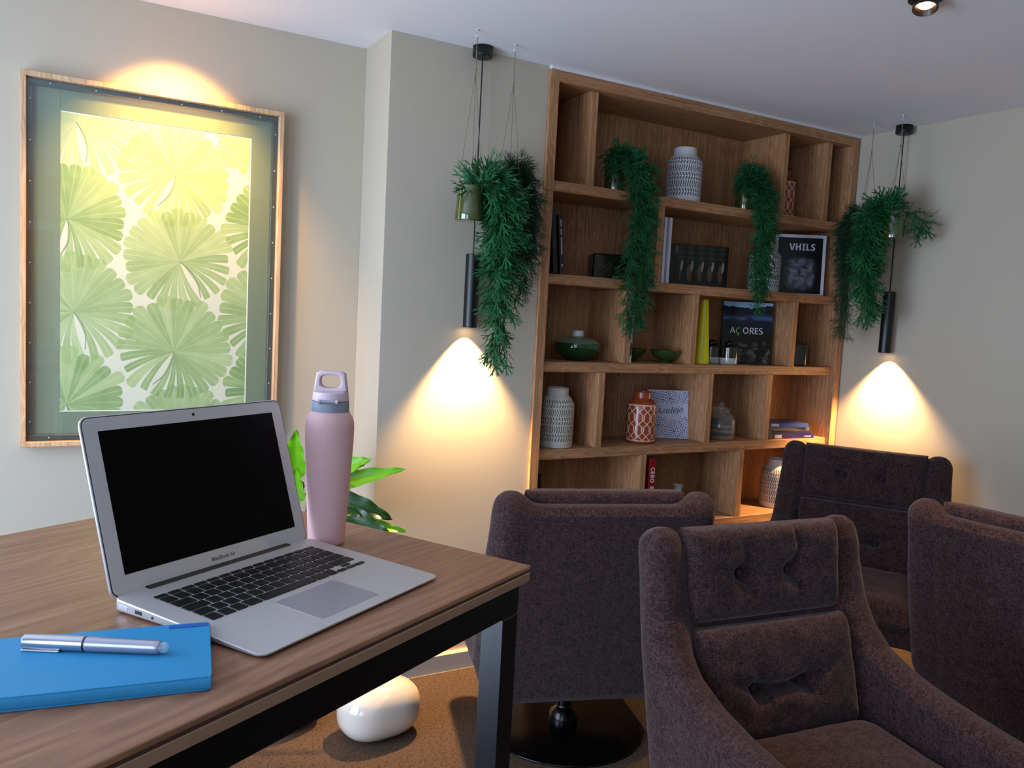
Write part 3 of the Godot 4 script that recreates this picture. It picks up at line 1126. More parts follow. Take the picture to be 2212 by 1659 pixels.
func pendant(label: String, at: Vector3, top: float, bottom: float, e: float, ang: float) -> void:
	var t := thing("pendant_lamp", label, "lamp", at, 0.0, "black cylinder pendant lamps")
	var c := MB.new()
	c.lathe([Vector2(0.0001, H - 0.042), Vector2(0.036, H - 0.042), Vector2(0.040, H - 0.038), Vector2(0.040, H), Vector2(0.0001, H)], 28)
	add(t, "canopy", c, M.lamp_black)
	var k := MB.new()
	k.tube([Vector3(0, H - 0.04, 0), Vector3(0, (H + top) / 2, 0), Vector3(0, top, 0)], 0.0028, 8)
	add(t, "cord", k, M.cord)
	var b := MB.new()
	b.lathe([Vector2(0.0255, bottom + 0.02), Vector2(0.0262, bottom), Vector2(0.029, bottom), Vector2(0.0295, bottom + 0.003), Vector2(0.0295, top - 0.003), Vector2(0.0275, top), Vector2(0.0001, top)], 32)
	add(t, "tube", b, M.lamp_black)
	var d := MB.new()
	d.lathe([Vector2(0.0001, bottom + 0.0015), Vector2(0.0245, bottom + 0.003), Vector2(0.0245, bottom + 0.008), Vector2(0.0001, bottom + 0.008)], 20)
	add(t, "lamp_lens", d, glow(WARM, 14.0))
	spot(t, "pendant_beam", Vector3(0, bottom - 0.004, 0), Vector3.DOWN, e, ang, 0.62, 0.022)

func downlight(label: String, at: Vector3, aim: Vector3, e: float, ang: float, soft: float, col := WARM) -> void:
	var t := thing("ceiling_spotlight", label, "light", at, 0.0, "ceiling spotlights")
	var f := MB.new()
	f.lathe([Vector2(0.034, -0.004), Vector2(0.050, -0.004), Vector2(0.052, 0.0), Vector2(0.034, 0.0)], 28)
	add(t, "flange", f, M.lamp_black)
	var hd := MB.new()
	hd.xf = Transform3D(Basis.looking_at(aim, Vector3.RIGHT) * Basis(Vector3.RIGHT, PI / 2), Vector3.ZERO)
	hd.lathe([Vector2(0.026, -0.018), Vector2(0.034, -0.034), Vector2(0.037, -0.034), Vector2(0.037, 0.0), Vector2(0.0001, 0.0)], 28)
	add(t, "lamp_head", hd, mat(Color(0.16, 0.12, 0.10), 0.35))
	var l := MB.new()
	l.xf = hd.xf
	l.lathe([Vector2(0.0001, -0.022), Vector2(0.024, -0.019), Vector2(0.026, -0.016), Vector2(0.0001, -0.016)], 24)
	add(t, "lamp_lens", l, glow(col, 8.0))
	spot(t, "spot_beam", aim.normalized() * 0.036, aim, e, ang, soft, 0.02, col)

func build_lamps() -> void:
	pendant("black cylinder pendant lamp beside the picture alcove, lighting the wall left of the bookcase", Vector3(-0.336, 0, 0.044), 1.742, 1.449, 6.0, 44.0)
	pendant("black cylinder pendant lamp near the right wall above the corner armchair", Vector3(1.908, 0, 0.305), 1.722, 1.412, 5.0, 50.0)
	downlight("small recessed ceiling spotlight glowing over the armchairs", Vector3(0.545, H, 1.33), Vector3(-0.25, -1, 0.18), 3.0, 50.0, 0.8)
	downlight("small recessed ceiling spotlight above the framed palm print", Vector3(-1.43, H, 0.04), Vector3(0.0, -1, -0.40), 3.6, 42.0, 0.9, Color(1.0, 0.76, 0.42))

func build_shelf_objects() -> void:
	var grey := herring_image(Color(0.80, 0.81, 0.82), Color(0.20, 0.215, 0.235))
	var sand := herring_image(Color(0.72, 0.70, 0.65), Color(0.26, 0.26, 0.22))
	vase("herringbone_vase", "white and slate grey herringbone vase on the top shelf between two trailing plants", Vector3(0.875, SH_Y[0], -0.13), 0.088, 0.265, 0.055, grey, "herringbone vases", 0.4)
	vase("herringbone_vase", "pale herringbone vase half hidden by a trailing plant beside the black and white portrait book", Vector3(1.535, SH_Y[1], -0.195), 0.085, 0.265, 0.052, grey, "herringbone vases", 1.1)
	vase("herringbone_vase", "grey herringbone vase with chalk white neck against the bookcase's left side", Vector3(0.195, SH_Y[3], -0.10), 0.082, 0.27, 0.052, sand, "herringbone vases", 2.0)
	vase("herringbone_vase", "herringbone vase on the lowest shelf lit warmly behind the corner armchair", Vector3(1.68, SH_Y[4], -0.13), 0.082, 0.265, 0.052, sand, "herringbone vases", 0.9)
	var lat := lattice_image(Color(0.55, 0.24, 0.11), Color(0.84, 0.74, 0.66))
	vase("lattice_vase", "orange lattice vase on the top shelf, partly behind an upright divider", Vector3(1.60, SH_Y[0], -0.17), 0.068, 0.255, 0.038, lat, "orange lattice vases", 0.0, 0.25)
	vase("lattice_vase", "glossy orange lattice vase in front of the blue dotted tile book", Vector3(0.698, SH_Y[3], -0.115), 0.074, 0.248, 0.042, lat, "orange lattice vases", 0.3, 0.2)
	# books
	var dk := mat(Color(0.025, 0.026, 0.03), 0.4)
	for k in 2:
		var t := book("book", ["black book leaning against the bookcase's left side", "black book with white spine lettering leaning on another black book"][k], Vector3(0.075 + 0.035 * k, SH_Y[1] + 0.002, -0.10), 0.20, 0.27 - 0.02 * k, 0.022, dk, M.pages, PI / 2, 0.0, "leaning black books")
		t.rotation = Vector3(0, PI / 2, 0.0)
		t.rotation.z = 0.0
		t.transform = Transform3D(Basis(Vector3.FORWARD, -0.10) * Basis(Vector3.UP, PI / 2), t.position)
		if k == 1:
			for q in [[0.215, 0.030], [0.178, 0.026], [0.118, 0.075], [0.035, 0.012]]:
				add(t, "spine_print", boxes([span(-0.1007, -0.0995, q[0] - q[1] / 2, q[0] + q[1] / 2, 0.008, 0.014)], 0.0002), mat(Color(0.62, 0.62, 0.64), 0.6))
	# green glazed block
	var gb := mat(Color(0.055, 0.085, 0.03), 0.12, 0.0, 0.6)
	var o := add(self, "glazed_block", boxes([span(-0.085, 0.085, 0, 0.115, -0.05, 0.05)], 0.006), gb)
	o.position = Vector3(0.455, SH_Y[1], -0.13)
	o.rotation.y = -0.35
	tag(o, "dark green glazed rectangular block behind the trailing plant", "ornament")
	# pale magazines
	var pale := mat(Color(0.74, 0.75, 0.78), 0.5)
	for k in 2:
		var t := book("magazine", ["pale thin magazine standing against the divider", "pale thin magazine standing second from the divider"][k], Vector3(0.688 + 0.030 * k, SH_Y[1], -0.125), 0.21, 0.305, 0.015, pale, M.pages, PI / 2)
		t.rotation.y = PI / 2
	# patterned box
	var fi := Image.create(360, 220, false, Image.FORMAT_RGB8)
	fi.fill(Color(0.05, 0.065, 0.055))
	for y in 220:
		for x in 360:
			var px := fposmod(x + 20.0, 62.0) - 31.0
			var c := Color(0.05, 0.065, 0.055)
			var fy := y / 220.0
			if fy < 0.42:
				if absf(px) < 24.0 * absf(sin(fy * 26.0)) and x > 40: c = Color(0.15, 0.19, 0.155)
			var e := pow((px + 4.0) / 17.0, 2.0) + pow((fy - 0.66) / 0.21, 2.0)
			if e < 1.0 and x > 70:
				c = Color(0.36, 0.27, 0.16) if px < 6.0 else Color(0.20, 0.16, 0.10)
			var w2 := pow((px - 9.0 + (fy - 0.5) * 20.0) / 7.0, 2.0) + pow((fy - 0.5) / 0.13, 2.0)
			if w2 < 1.0 and x > 70: c = Color(0.55, 0.56, 0.50)
			if x < 70 and pow((x - 48.0) / 12.0, 2.0) + pow((y - 30.0) / 22.0, 2.0) < 1.0: c = Color(0.30, 0.32, 0.30)
			if fy > 0.88 and int(x / 14.0 + y / 10.0) % 2 == 0: c = Color(0.13, 0.17, 0.14)
			fi.set_pixel(x, y, c)
	var bx := thing("patterned_box", "dark landscape box with leaf and teardrop pattern on the second shelf", "box", Vector3(1.04, SH_Y[1], -0.18), -0.28)
	add(bx, "box_body", boxes([span(-0.165, 0.165, 0, 0.21, -0.02, 0.02)], 0.002), dk)
	face_plate(bx, "box_print", 0.329, 0.209, 0.0205, fi)
	# portrait book
	var vi := Image.create(240, 310, false, Image.FORMAT_RGB8)
	var nz := FastNoiseLite.new()
	nz.seed = 12
	nz.frequency = 0.025
	nz.fractal_octaves = 5
	for y in 310:
		for x in 240:
			var c := Color(0.045, 0.05, 0.075)
			var fx := (x - 125.0) / 100.0
			var fy := (y - 200.0) / 105.0
			if y > 102 and y < 300:
				var ms := 1.0 - pow(absf(fx), 3.0) - pow(absf(fy), 4.0)
				var nn := nz.get_noise_2d(x, y) * 0.5 + 0.5
				var g := clampf(ms * 1.4 + nn * 0.8 - 0.7, 0.0, 1.0) * (0.30 + 0.45 * nn)
				for e in [[-0.32, -0.35, 0.16, 0.07], [0.22, -0.35, 0.16, 0.07], [-0.05, 0.12, 0.22, 0.05], [-0.04, -0.12, 0.07, 0.2]]:
					g -= 0.35 * exp(-pow((fx - e[0]) / e[2], 2.0) - pow((fy - e[1]) / e[3], 2.0))
				c = c.lerp(Color(0.78, 0.80, 0.86), clampf(g, 0.0, 1.0))
			vi.set_pixel(x, y, c)
	var white := mat(Color(0.82, 0.83, 0.87), 0.45)
	var vb := book("book", "white edged book with a black and white bearded portrait and VHILS title", Vector3(1.745, SH_Y[1] + 0.001, -0.145), 0.265, 0.325, 0.022, white, M.pages, -0.62, 0.07)
	face_plate(vb, "cover_print", 0.235, 0.302, 0.0224, vi, 0.3, 0.006, -0.002)
	text(vb, "cover_title", "VHILS", 0.050, mat(Color(0.85, 0.85, 0.88), 0.5), Transform3D(Basis(), Vector3(0.008, 0.257, 0.0232)), true)
	# squat vase
	var sq := thing("squat_vase", "squat green glazed vase with small white neck", "vase", Vector3(0.33, SH_Y[2], -0.16))
	var sb := MB.new()
	sb.lathe([Vector2(0.0001, 0), Vector2(0.05, 0), Vector2(0.054, 0.006), Vector2(0.075, 0.018), Vector2(0.103, 0.042), Vector2(0.113, 0.062), Vector2(0.108, 0.082)], 44)
	add(sq, "green_body", sb, mat(Color(0.075, 0.235, 0.12), 0.1, 0.0, 0.6))
	var sh := MB.new()
	sh.lathe([Vector2(0.108, 0.082), Vector2(0.09, 0.098), Vector2(0.06, 0.109), Vector2(0.030, 0.114)], 44)
	add(sq, "crackled_shoulder", sh, mat(Color(0.42, 0.47, 0.38), 0.2, 0.0, 0.6))
	var sn := MB.new()
	sn.lathe([Vector2(0.030, 0.112), Vector2(0.027, 0.118), Vector2(0.027, 0.136), Vector2(0.029, 0.139), Vector2(0.023, 0.139), Vector2(0.02, 0.12)], 28)
	add(sq, "white_neck", sn, mat(Color(0.78, 0.80, 0.80), 0.25))
	# slim upright book and bowls in the third row
	var sb2 := book("book", "slim white book with a brown blot on its spine standing in the bowl compartment", Vector3(0.533, SH_Y[2], -0.13), 0.21, 0.30, 0.012, white, M.pages, PI / 2)
	sb2.rotation.y = PI / 2
	var blot := MB.new()
	blot.prism(PackedVector2Array([Vector2(-0.004, 0.0), Vector2(0.003, 0.01), Vector2(0.005, 0.05), Vector2(0.0, 0.075), Vector2(-0.005, 0.05)]), 0, 0.0006)
	var bo := add(sb2, "spine_print", blot, mat(Color(0.22, 0.13, 0.09), 0.6))
	bo.transform = Transform3D(Basis(Vector3.UP, -PI / 2), Vector3(-0.105, 0.03, 0.006))
	var bowl := MB.new()
	bowl.lathe([Vector2(0.0001, 0.0), Vector2(0.026, 0.0), Vector2(0.028, 0.003), Vector2(0.026, 0.012), Vector2(0.048, 0.022), Vector2(0.066, 0.040), Vector2(0.074, 0.060), Vector2(0.0735, 0.0625), Vector2(0.0705, 0.060), Vector2(0.062, 0.042), Vector2(0.044, 0.026), Vector2(0.0001, 0.02)], 36)
	var bm := bowl.mesh()
	var bowl_mat := mat(Color(0.19, 0.27, 0.13), 0.2, 0.0, 0.55)
	for k in 2:
		var q := put(self, "footed_bowl", bm, bowl_mat)
		q.position = Vector3([0.675, 0.828][k], SH_Y[2], [-0.20, -0.12][k])
		tag(q, ["small green footed bowl next to the slim white book", "small green footed bowl next to the divider before the yellow cone"][k], "bowl", "green footed bowls")
	# yellow cone
	var cn := MB.new()
	cn.lathe([Vector2(0.0001, 0), Vector2(0.040, 0), Vector2(0.041, 0.004), Vector2(0.017, 0.318), Vector2(0.015, 0.322), Vector2(0.012, 0.318), Vector2(0.012, 0.25)], 32)
	var co := add(self, "tall_cone", cn, mat(Color(0.80, 0.78, 0.03), 0.45))
	co.position = Vector3(1.03, SH_Y[2], -0.085)
	tag(co, "tall slender bright yellow cone standing on the third shelf", "ornament")
	# dark green jars with white foot
	for k in 2:
		var j := thing("glass_jar", ["dark green lidded jar with white base next to the yellow cone", "dark green lidded jar with white base before the dark landscape book"][k], "jar", Vector3([1.135, 1.205][k], SH_Y[2], [-0.13, -0.075][k]), 0.0, "dark green jars")
		var jb := MB.new()
		jb.lathe([Vector2(0.0001, 0), Vector2(0.042, 0), Vector2(0.045, 0.004), Vector2(0.046, 0.034)], 32)
		add(j, "white_base", jb, mat(Color(0.62, 0.63, 0.60), 0.12, 0.0, 0.6))
		var jg := MB.new()
		jg.lathe([Vector2(0.046, 0.034), Vector2(0.046, 0.084), Vector2(0.043, 0.092), Vector2(0.026, 0.098), Vector2(0.0001, 0.099)], 32)
		add(j, "green_body", jg, mat(Color(0.075, 0.105, 0.03), 0.08, 0.0, 0.65))
		var jl := MB.new()
		jl.lathe([Vector2(0.0001, 0.099), Vector2(0.025, 0.099), Vector2(0.027, 0.106), Vector2(0.020, 0.118), Vector2(0.0001, 0.124)], 24)
		add(j, "lid", jl, mat(Color(0.02, 0.022, 0.018), 0.12, 0.0, 0.6))
	# landscape book
	var ai := Image.create(260, 330, false, Image.FORMAT_RGB8)
	nz.frequency = 0.02
	for y in 330:
		for x in 260:
			var fy := y / 330.0
			var fx := x / 260.0
			var nn := nz.get_noise_2d(x, y)
			var ridge := 0.07 + 0.05 * sin(fx * 4.0 + 0.4) * fx + 0.03 * nz.get_noise_2d(x * 1.4, 9.0) + 0.02 * fx
			var c := Color(0.60, 0.76, 0.86)
			if fy > ridge:
				c = Color(0.05, 0.07, 0.13)
			if fy > 0.17 and fy < 0.40:
				var fog := exp(-pow((fy - 0.27 - 0.02 * sin(fx * 6.0)) / 0.055, 2.0))
				c = c.lerp(Color(0.27, 0.40, 0.60), fog * 0.85)
				var isl := 0.30 - 0.055 * exp(-pow((fx - 0.55) / 0.08, 2.0)) - 0.03 * exp(-pow((fx - 0.2) / 0.1, 2.0))
				if fy > isl: c = c.lerp(Color(0.06, 0.09, 0.16), 0.75)
			if fy > 0.52:
				c = Color(0.03, 0.035, 0.04)
				var rock := clampf(nn * 2.0 + 0.35 - absf(fx - 0.55) * 1.2, 0.0, 1.0) * smoothstep(0.58, 0.72, fy)
				c = c.lerp(Color(0.42, 0.41, 0.37), rock * 0.85)
			ai.set_pixel(x, y, c)
	var ab := book("book", "dark landscape photo book titled AÇORES", Vector3(1.430, SH_Y[2] + 0.001, -0.19), 0.265, 0.325, 0.034, mat(Color(0.04, 0.055, 0.05), 0.2), M.pages, -0.52, 0.08)
	face_plate(ab, "cover_print", 0.264, 0.324, 0.0344, ai, 0.15)
	var tw := mat(Color(0.88, 0.89, 0.92), 0.5)
	text(ab, "cover_title", "A", 0.046, tw, Transform3D(Basis(), Vector3(-0.078, 0.172, 0.0352)))
	text(ab, "cover_title", "Ç", 0.046, mat(Color(0.45, 0.72, 0.35), 0.5), Transform3D(Basis(), Vector3(-0.049, 0.170, 0.0352)))
	text(ab, "cover_title", "ORES", 0.046, tw, Transform3D(Basis(), Vector3(0.030, 0.172, 0.0352)))
	# green cube jar
	var cb := MB.new()
	cb.xf = Transform3D(Basis(Vector3.RIGHT, -PI / 2), Vector3.ZERO)
	cb.prism(rrect(0.11, 0.11, 0.02), 0.0, 0.118, 0.005)
	var cbo := add(self, "cube_jar", cb, mat(Color(0.085, 0.10, 0.045), 0.1, 0.0, 0.6))
	cbo.position = Vector3(1.755, SH_Y[2], -0.13)
	cbo.rotation.y = 0.9
	tag(cbo, "dark olive glazed cube jar beside the landscape book's divider", "jar")
	# fourth row
	var bi := Image.create(160, 240, false, Image.FORMAT_RGB8)
	for y in 240:
		for x in 160:
			var nn := nz.get_noise_2d(x * 1.5, y * 1.5)
			var c := Color(0.33, 0.36, 0.35) if y < 60 else (Color(0.36, 0.22, 0.13) if nn > 0.05 else Color(0.04, 0.05, 0.07))
			if y > 190 and nn > 0.1: c = Color(0.5, 0.5, 0.48)
			bi.set_pixel(x, y, c)
	var b4 := book("book", "dark illustrated book leaning behind the divider on the fourth shelf", Vector3(0.455, SH_Y[3] + 0.001, -0.17), 0.20, 0.268, 0.02, dk, M.pages, 0.65, 0.06)
	face_plate(b4, "cover_print", 0.199, 0.267, 0.0204, bi)
	var zi := Image.create(240, 240, false, Image.FORMAT_RGB8)
	zi.fill(Color(0.78, 0.81, 0.90))
	var r2 := RandomNumberGenerator.new()
	r2.seed = 77
	for ros in [[120.0, 38.0], [30.0, 10.0], [225.0, 20.0], [60.0, 175.0], [150.0, 205.0], [232.0, 150.0], [235.0, 238.0]]:
		for ring in 5:
			var cnt := maxi(1, ring * 6)
			for k in cnt:
				var an := TAU * k / cnt + ring * 0.3
				var cx: float = ros[0] + cos(an) * ring * 13.0
				var cy: float = ros[1] + sin(an) * ring * 13.0
				if cy > 62.0 and cy < 130.0 + 6.0 * sin(cx * 0.1): continue
				var col: Color = [Color(0.55, 0.22, 0.32), Color(0.20, 0.25, 0.48), Color(0.30, 0.38, 0.60), Color(0.16, 0.19, 0.36), Color(0.42, 0.50, 0.68), Color(0.66, 0.48, 0.46)][(ring + r2.randi() % 2) % 6]
				var rad := 5.0 if ring == 0 else 3.4
				for y in range(maxi(0, int(cy - 6)), mini(240, int(cy + 7))):
					for x in range(maxi(0, int(cx - 6)), mini(240, int(cx + 7))):
						var dv := Vector2(x - cx, y - cy).rotated(-an)
						if Vector2(dv.x * 0.75, dv.y * 1.25).length() < rad: zi.set_pixel(x, y, col)
	var zb := thing("tile_book", "square white book dotted blue and red like tiles with handwritten title", "book", Vector3(0.928, SH_Y[3] + 0.001, -0.185), -0.35)
	zb.rotation.x = -0.06
	var zc := MB.new()
	zc.prism(rrect(0.235, 0.245, 0.008, 4, Vector2(0, 0.1225)), 0, 0.018, 0.001)
	add(zb, "cover", zc, mat(Color(0.78, 0.80, 0.88), 0.35))
	face_plate(zb, "cover_print", 0.225, 0.236, 0.0184, zi, 0.3, 0.0045)
	text(zb, "cover_title", "Azulejo", 0.040, mat(Color(0.16, 0.20, 0.42), 0.5), Transform3D(Basis(Vector3(1, 0.08, 0), Vector3(0.28, 1, 0), Vector3.BACK), Vector3(0.004, 0.143, 0.0192)), false, 0.0006, "Droid Serif")
	# glass jar with layered sand
	var gj := thing("sand_jar", "clear glass jar with layered sand stripes and a small stopper", "jar", Vector3(1.225, SH_Y[3], -0.12))
	var gmat := mat(Color(0.9, 0.96, 0.93, 0.08), 0.02, 0.0, 0.6)
	gmat.transparency = BaseMaterial3D.TRANSPARENCY_ALPHA
	var gb2 := MB.new()
	gb2.lathe([Vector2(0.0001, 0), Vector2(0.070, 0.0), Vector2(0.078, 0.01), Vector2(0.080, 0.06), Vector2(0.077, 0.10), Vector2(0.060, 0.128), Vector2(0.045, 0.138), Vector2(0.045, 0.155), Vector2(0.049, 0.160)], 40)
	add(gj, "glass", gb2, gmat)
	var sands := [[0.003, 0.025, Color(0.36, 0.30, 0.20)], [0.025, 0.036, Color(0.14, 0.11, 0.07)], [0.036, 0.055, Color(0.42, 0.35, 0.24)], [0.055, 0.064, Color(0.12, 0.10, 0.07)], [0.064, 0.080, Color(0.34, 0.29, 0.20)], [0.080, 0.098, Color(0.045, 0.07, 0.035)]]
	for s in sands:
		var lb := MB.new()
		var rows := []
		for q in [[0.0001, 0], [0.072, 0], [0.0735, 0], [0.0735, 1], [0.072, 1], [0.0001, 1]]:
			var row := PackedVector3Array()
			for k in 33:
				var a := TAU * k / 32
				var yy: float = lerpf(s[0], s[1], q[1]) + (0.004 * sin(a * 2.0 + s[0] * 90.0) * (q[0] / 0.0735) if s[0] > 0.01 or q[1] > 0 else 0.0)
				row.append(Vector3(q[0] * sin(a), yy, q[0] * cos(a)))
			rows.append(row)
		lb.grid(rows, true)
		add(gj, "sand_layer", lb, mat(s[2], 0.95))
	var gs := MB.new()
	gs.lathe([Vector2(0.0001, 0.150), Vector2(0.030, 0.152), Vector2(0.034, 0.162), Vector2(0.02, 0.168), Vector2(0.012, 0.175), Vector2(0.014, 0.186), Vector2(0.0001, 0.192)], 24)
	add(gj, "stopper", gs, gmat)
	# stack of paperbacks
	var sc := [[Color(0.16, 0.06, 0.34), 0.024, 0.285, "purple paperback at the bottom of the book stack"], [Color(0.13, 0.11, 0.24), 0.018, 0.27, "dark indigo paperback second from the bottom of the stack"], [Color(0.30, 0.29, 0.28), 0.019, 0.255, "grey photo paperback under the blue one in the stack"], [Color(0.20, 0.27, 0.52), 0.021, 0.25, "blue paperback with white label on top of the stack"]]
	var yy := SH_Y[3] as float
	for k in 4:
		var t := thing("paperback", sc[k][3], "book", Vector3(1.685 - 0.01 * k, yy, -0.12), [-0.1, -0.12, -0.08, -0.2][k], "stacked paperbacks")
		var bw: float = sc[k][2]
		var bh: float = sc[k][1]
		var cm := mat(sc[k][0], 0.4)
		add(t, "cover", boxes([span(-bw / 2, bw / 2, 0, 0.0015, -0.09, 0.09), span(-bw / 2, bw / 2, bh - 0.0015, bh, -0.09, 0.09), span(-bw / 2, bw / 2, 0.0015, bh - 0.0015, 0.0885, 0.09)], 0.0004), cm)
		add(t, "pages", boxes([span(-bw / 2 + 0.001, bw / 2 - 0.001, 0.0015, bh - 0.0015, -0.088, 0.0885)], 0.0004), M.pages)
		if k in [0, 3]:
			add(t, "spine_label", boxes([span(-bw / 2 + 0.014, -bw / 2 + 0.062, 0.003, bh - 0.003, 0.09, 0.0906)], 0.0002), mat(Color(0.72, 0.70, 0.72), 0.6))
		if k == 0:
			for q in 5:
				add(t, "spine_print", boxes([span(bw / 2 - 0.066 + 0.010 * q, bw / 2 - 0.059 + 0.010 * q, 0.008, bh - 0.008, 0.09, 0.0906)], 0.0002), mat(Color(0.62, 0.55, 0.75), 0.6))
		yy += bh + 0.0003
	# lowest row
	var rb := book("book", "red book with white spine lettering on the lowest shelf", Vector3(0.692, SH_Y[4], -0.13), 0.22, 0.325, 0.042, mat(Color(0.52, 0.035, 0.03), 0.4), M.pages, PI / 2)
	rb.rotation.y = PI / 2
	text(rb, "spine_lettering", "CEBO  BALI . PE", 0.030, mat(Color(0.85, 0.82, 0.8), 0.6), Transform3D(Basis(Vector3.UP, -PI / 2) * Basis(Vector3.BACK, -PI / 2), Vector3(-0.1105, 0.175, 0.021)), true)
	var nv := thing("necked_vase", "round brown vase with flared white neck beside the red book", "vase", Vector3(0.985, SH_Y[4], -0.14))
	var nb := MB.new()
	nb.lathe([Vector2(0.0001, 0), Vector2(0.05, 0.0), Vector2(0.085, 0.03), Vector2(0.095, 0.065), Vector2(0.08, 0.10), Vector2(0.045, 0.122), Vector2(0.022, 0.128)], 36)
	add(nv, "body", nb, mat(Color(0.40, 0.30, 0.22), 0.25, 0.0, 0.6))
	var nn2 := MB.new()
	nn2.lathe([Vector2(0.022, 0.127), Vector2(0.020, 0.140), Vector2(0.024, 0.152), Vector2(0.030, 0.157), Vector2(0.025, 0.157), Vector2(0.016, 0.14)], 28)
	add(nv, "white_neck", nn2, mat(Color(0.75, 0.76, 0.74), 0.25))
	book("book", "black book standing at the left end of the lowest shelf", Vector3(0.055, SH_Y[4], -0.12), 0.20, 0.28, 0.03, dk, M.pages, PI / 2).rotation.y = PI / 2

func build_table_objects() -> void:
	build_laptop()
	build_bottle()
	build_notebook()

func build_laptop() -> void:
	var t := thing("laptop", "silver aluminium laptop open with black blank screen", "laptop", Vector3(-1.759, TH, 1.976), 0.555)
	var L := 0.331
	var D := 0.242
	# wedge base: rings of a rounded rectangle with sloping heights
	var top := func(z: float) -> float: return 0.0165 - 0.0108 * z / D
	var bot := func(z: float) -> float: return 0.0012 + 0.0018 * z / D
	var b := MB.new()
	var rings := []
	for q in [[0.0045, 0.0], [0.0012, 0.06], [0.0, 0.2], [0.0, 0.86], [0.0003, 0.95], [0.0010, 1.0]]:
		var rr := rrect(L - 2 * q[0], D - 2 * q[0], 0.012 - q[0] * 0.5, 6, Vector2(L / 2, D / 2))
		var row := PackedVector3Array()
		for p in rr:
			row.append(Vector3(p.x, lerpf(bot.call(p.y), top.call(p.y), q[1]), p.y))
		row.append(row[0])
		rings.append(row)
	b.grid(rings, true, true)
	for e in [0, rings.size() - 1]:
		var ids := []
		var pl := PackedVector2Array()
		for k in rings[e].size() - 1:
			pl.append(Vector2(rings[e][k].x, rings[e][k].z))
			ids.append(b.vert(rings[e][k], Vector3.DOWN if e == 0 else Vector3(0, 1, 0.045).normalized()))
		var ts := Geometry2D.triangulate_polygon(pl)
		for k in range(0, ts.size(), 3):
			b.tri(ids[ts[k]], ids[ts[k + 1]], ids[ts[k + 2]])
	var base := add(t, "base", b, M.alu)
	var slope := atan(0.0108 / D)
	var sb := Basis(Vector3.RIGHT, slope)
	# keys, row by row, widths in key units
	var rows := [[0.55, [1, 1, 1, 1, 1, 1, 1, 1, 1, 1, 1, 1, 1, 1.05]], [1.0, [1, 1, 1, 1, 1, 1, 1, 1, 1, 1, 1, 1, 1, 1.6]], [1.0, [1.6, 1, 1, 1, 1, 1, 1, 1, 1, 1, 1, 1, 1, 1]], [1.0, [1.85, 1, 1, 1, 1, 1, 1, 1, 1, 1, 1, 1, 1.75]], [1.0, [1.35, 1, 1, 1, 1, 1, 1, 1, 1, 1, 1, 1, 2.25]], [1.05, [1, 1, 1, 1.25, 5.1, 1.25, 1, 1, 1, 1]]]
	var kx0 := 0.0285
	var kw := 0.274
	var z := 0.032
	var unit := 0.0187
	var key_cache := {}
	for ri in rows.size():
		var hh: float = rows[ri][0] * unit
		var tot := 0.0
		for w in rows[ri][1]: tot += w
		var x := kx0
		for ki in rows[ri][1].size():
			var w: float = rows[ri][1][ki] / tot * kw
			var parts := [[0.0, 1.0]]
			if ri == 5 and ki >= 7:
				parts = [[0.5, 1.0]] if ki != 8 else [[0.0, 0.48], [0.52, 1.0]]
			for pt in parts:
				var ksz := Vector3(w - 0.0027, 0.0013, hh * (pt[1] - pt[0]) - 0.0027)
				var kk := "%.5f_%.5f" % [ksz.x, ksz.z]
				if not key_cache.has(kk):
					var kb := MB.new()
					kb.xf = Transform3D(Basis(Vector3.RIGHT, -PI / 2), Vector3.ZERO)
					kb.prism(rrect(ksz.x, ksz.z, 0.0014, 2), 0.0, ksz.y, 0.0004, 1)
					key_cache[kk] = kb.mesh()
				var zz: float = z + hh * (pt[0] + pt[1]) / 2
				var o := put(base, "key", key_cache[kk], M.key)
				o.transform = Transform3D(sb, Vector3(x + w / 2, top.call(zz) - 0.0001, zz))
			x += w
		z += hh
	var tp := MB.new()
	tp.xf = Transform3D(Basis(Vector3.RIGHT, -PI / 2), Vector3.ZERO)
	tp.prism(rrect(0.107, 0.077, 0.004, 4), 0, 0.0005, 0.0002, 1)
	var tpo := add(base, "trackpad", tp, mat(Color(0.60, 0.60, 0.615), 0.4, 0.45))
	tpo.transform = Transform3D(sb, Vector3(L / 2, top.call(0.186) - 0.0002, 0.186))
	add(base, "hinge_bar", boxes([span(0.045, L - 0.045, 0.0145, 0.0178, -0.002, 0.009)], 0.001), M.black)
	# ports on the left side
	for q in [[0.020, 0.016, 0.0048, M.alu_edge, "power_port"], [0.047, 0.012, 0.0044, M.black, "usb_port"]]:
		add(base, q[4], boxes([span(-0.0003, 0.001, 0.0083 - q[2] / 2, 0.0083 + q[2] / 2, q[0] - q[1] / 2, q[0] + q[1] / 2)], 0.0002), q[3])
	var jk := MB.new()
	jk.xf = Transform3D(Basis(Vector3.BACK, PI / 2), Vector3(0.0003, 0.0078, 0.071))
	jk.lathe([Vector2(0.0001, 0.0), Vector2(0.0018, 0.0), Vector2(0.0018, 0.0007), Vector2(0.0001, 0.0007)], 12)
	add(base, "audio_port", jk, M.black)
	# lid
	var lid := Node3D.new()
	lid.name = "lid"
	t.add_child(lid)
	lid.position = Vector3(0, 0.012, 0.0)
	lid.rotation.x = -(1.88 - PI / 2)
	var LH := 0.222
	var lb := MB.new()
	lb.prism(rrect(L, LH, 0.012, 6, Vector2(L / 2, LH / 2)), -0.0042, 0.0, 0.0018, 3)
	add(lid, "lid_shell", lb, M.alu)
	var gk := MB.new()
	gk.prism(rrect(L - 0.003, LH - 0.003, 0.011, 6, Vector2(L / 2, LH / 2)), 0.0, 0.0005, 0.0002, 1)
	add(lid, "bezel_gasket", gk, M.black)
	var bz := MB.new()
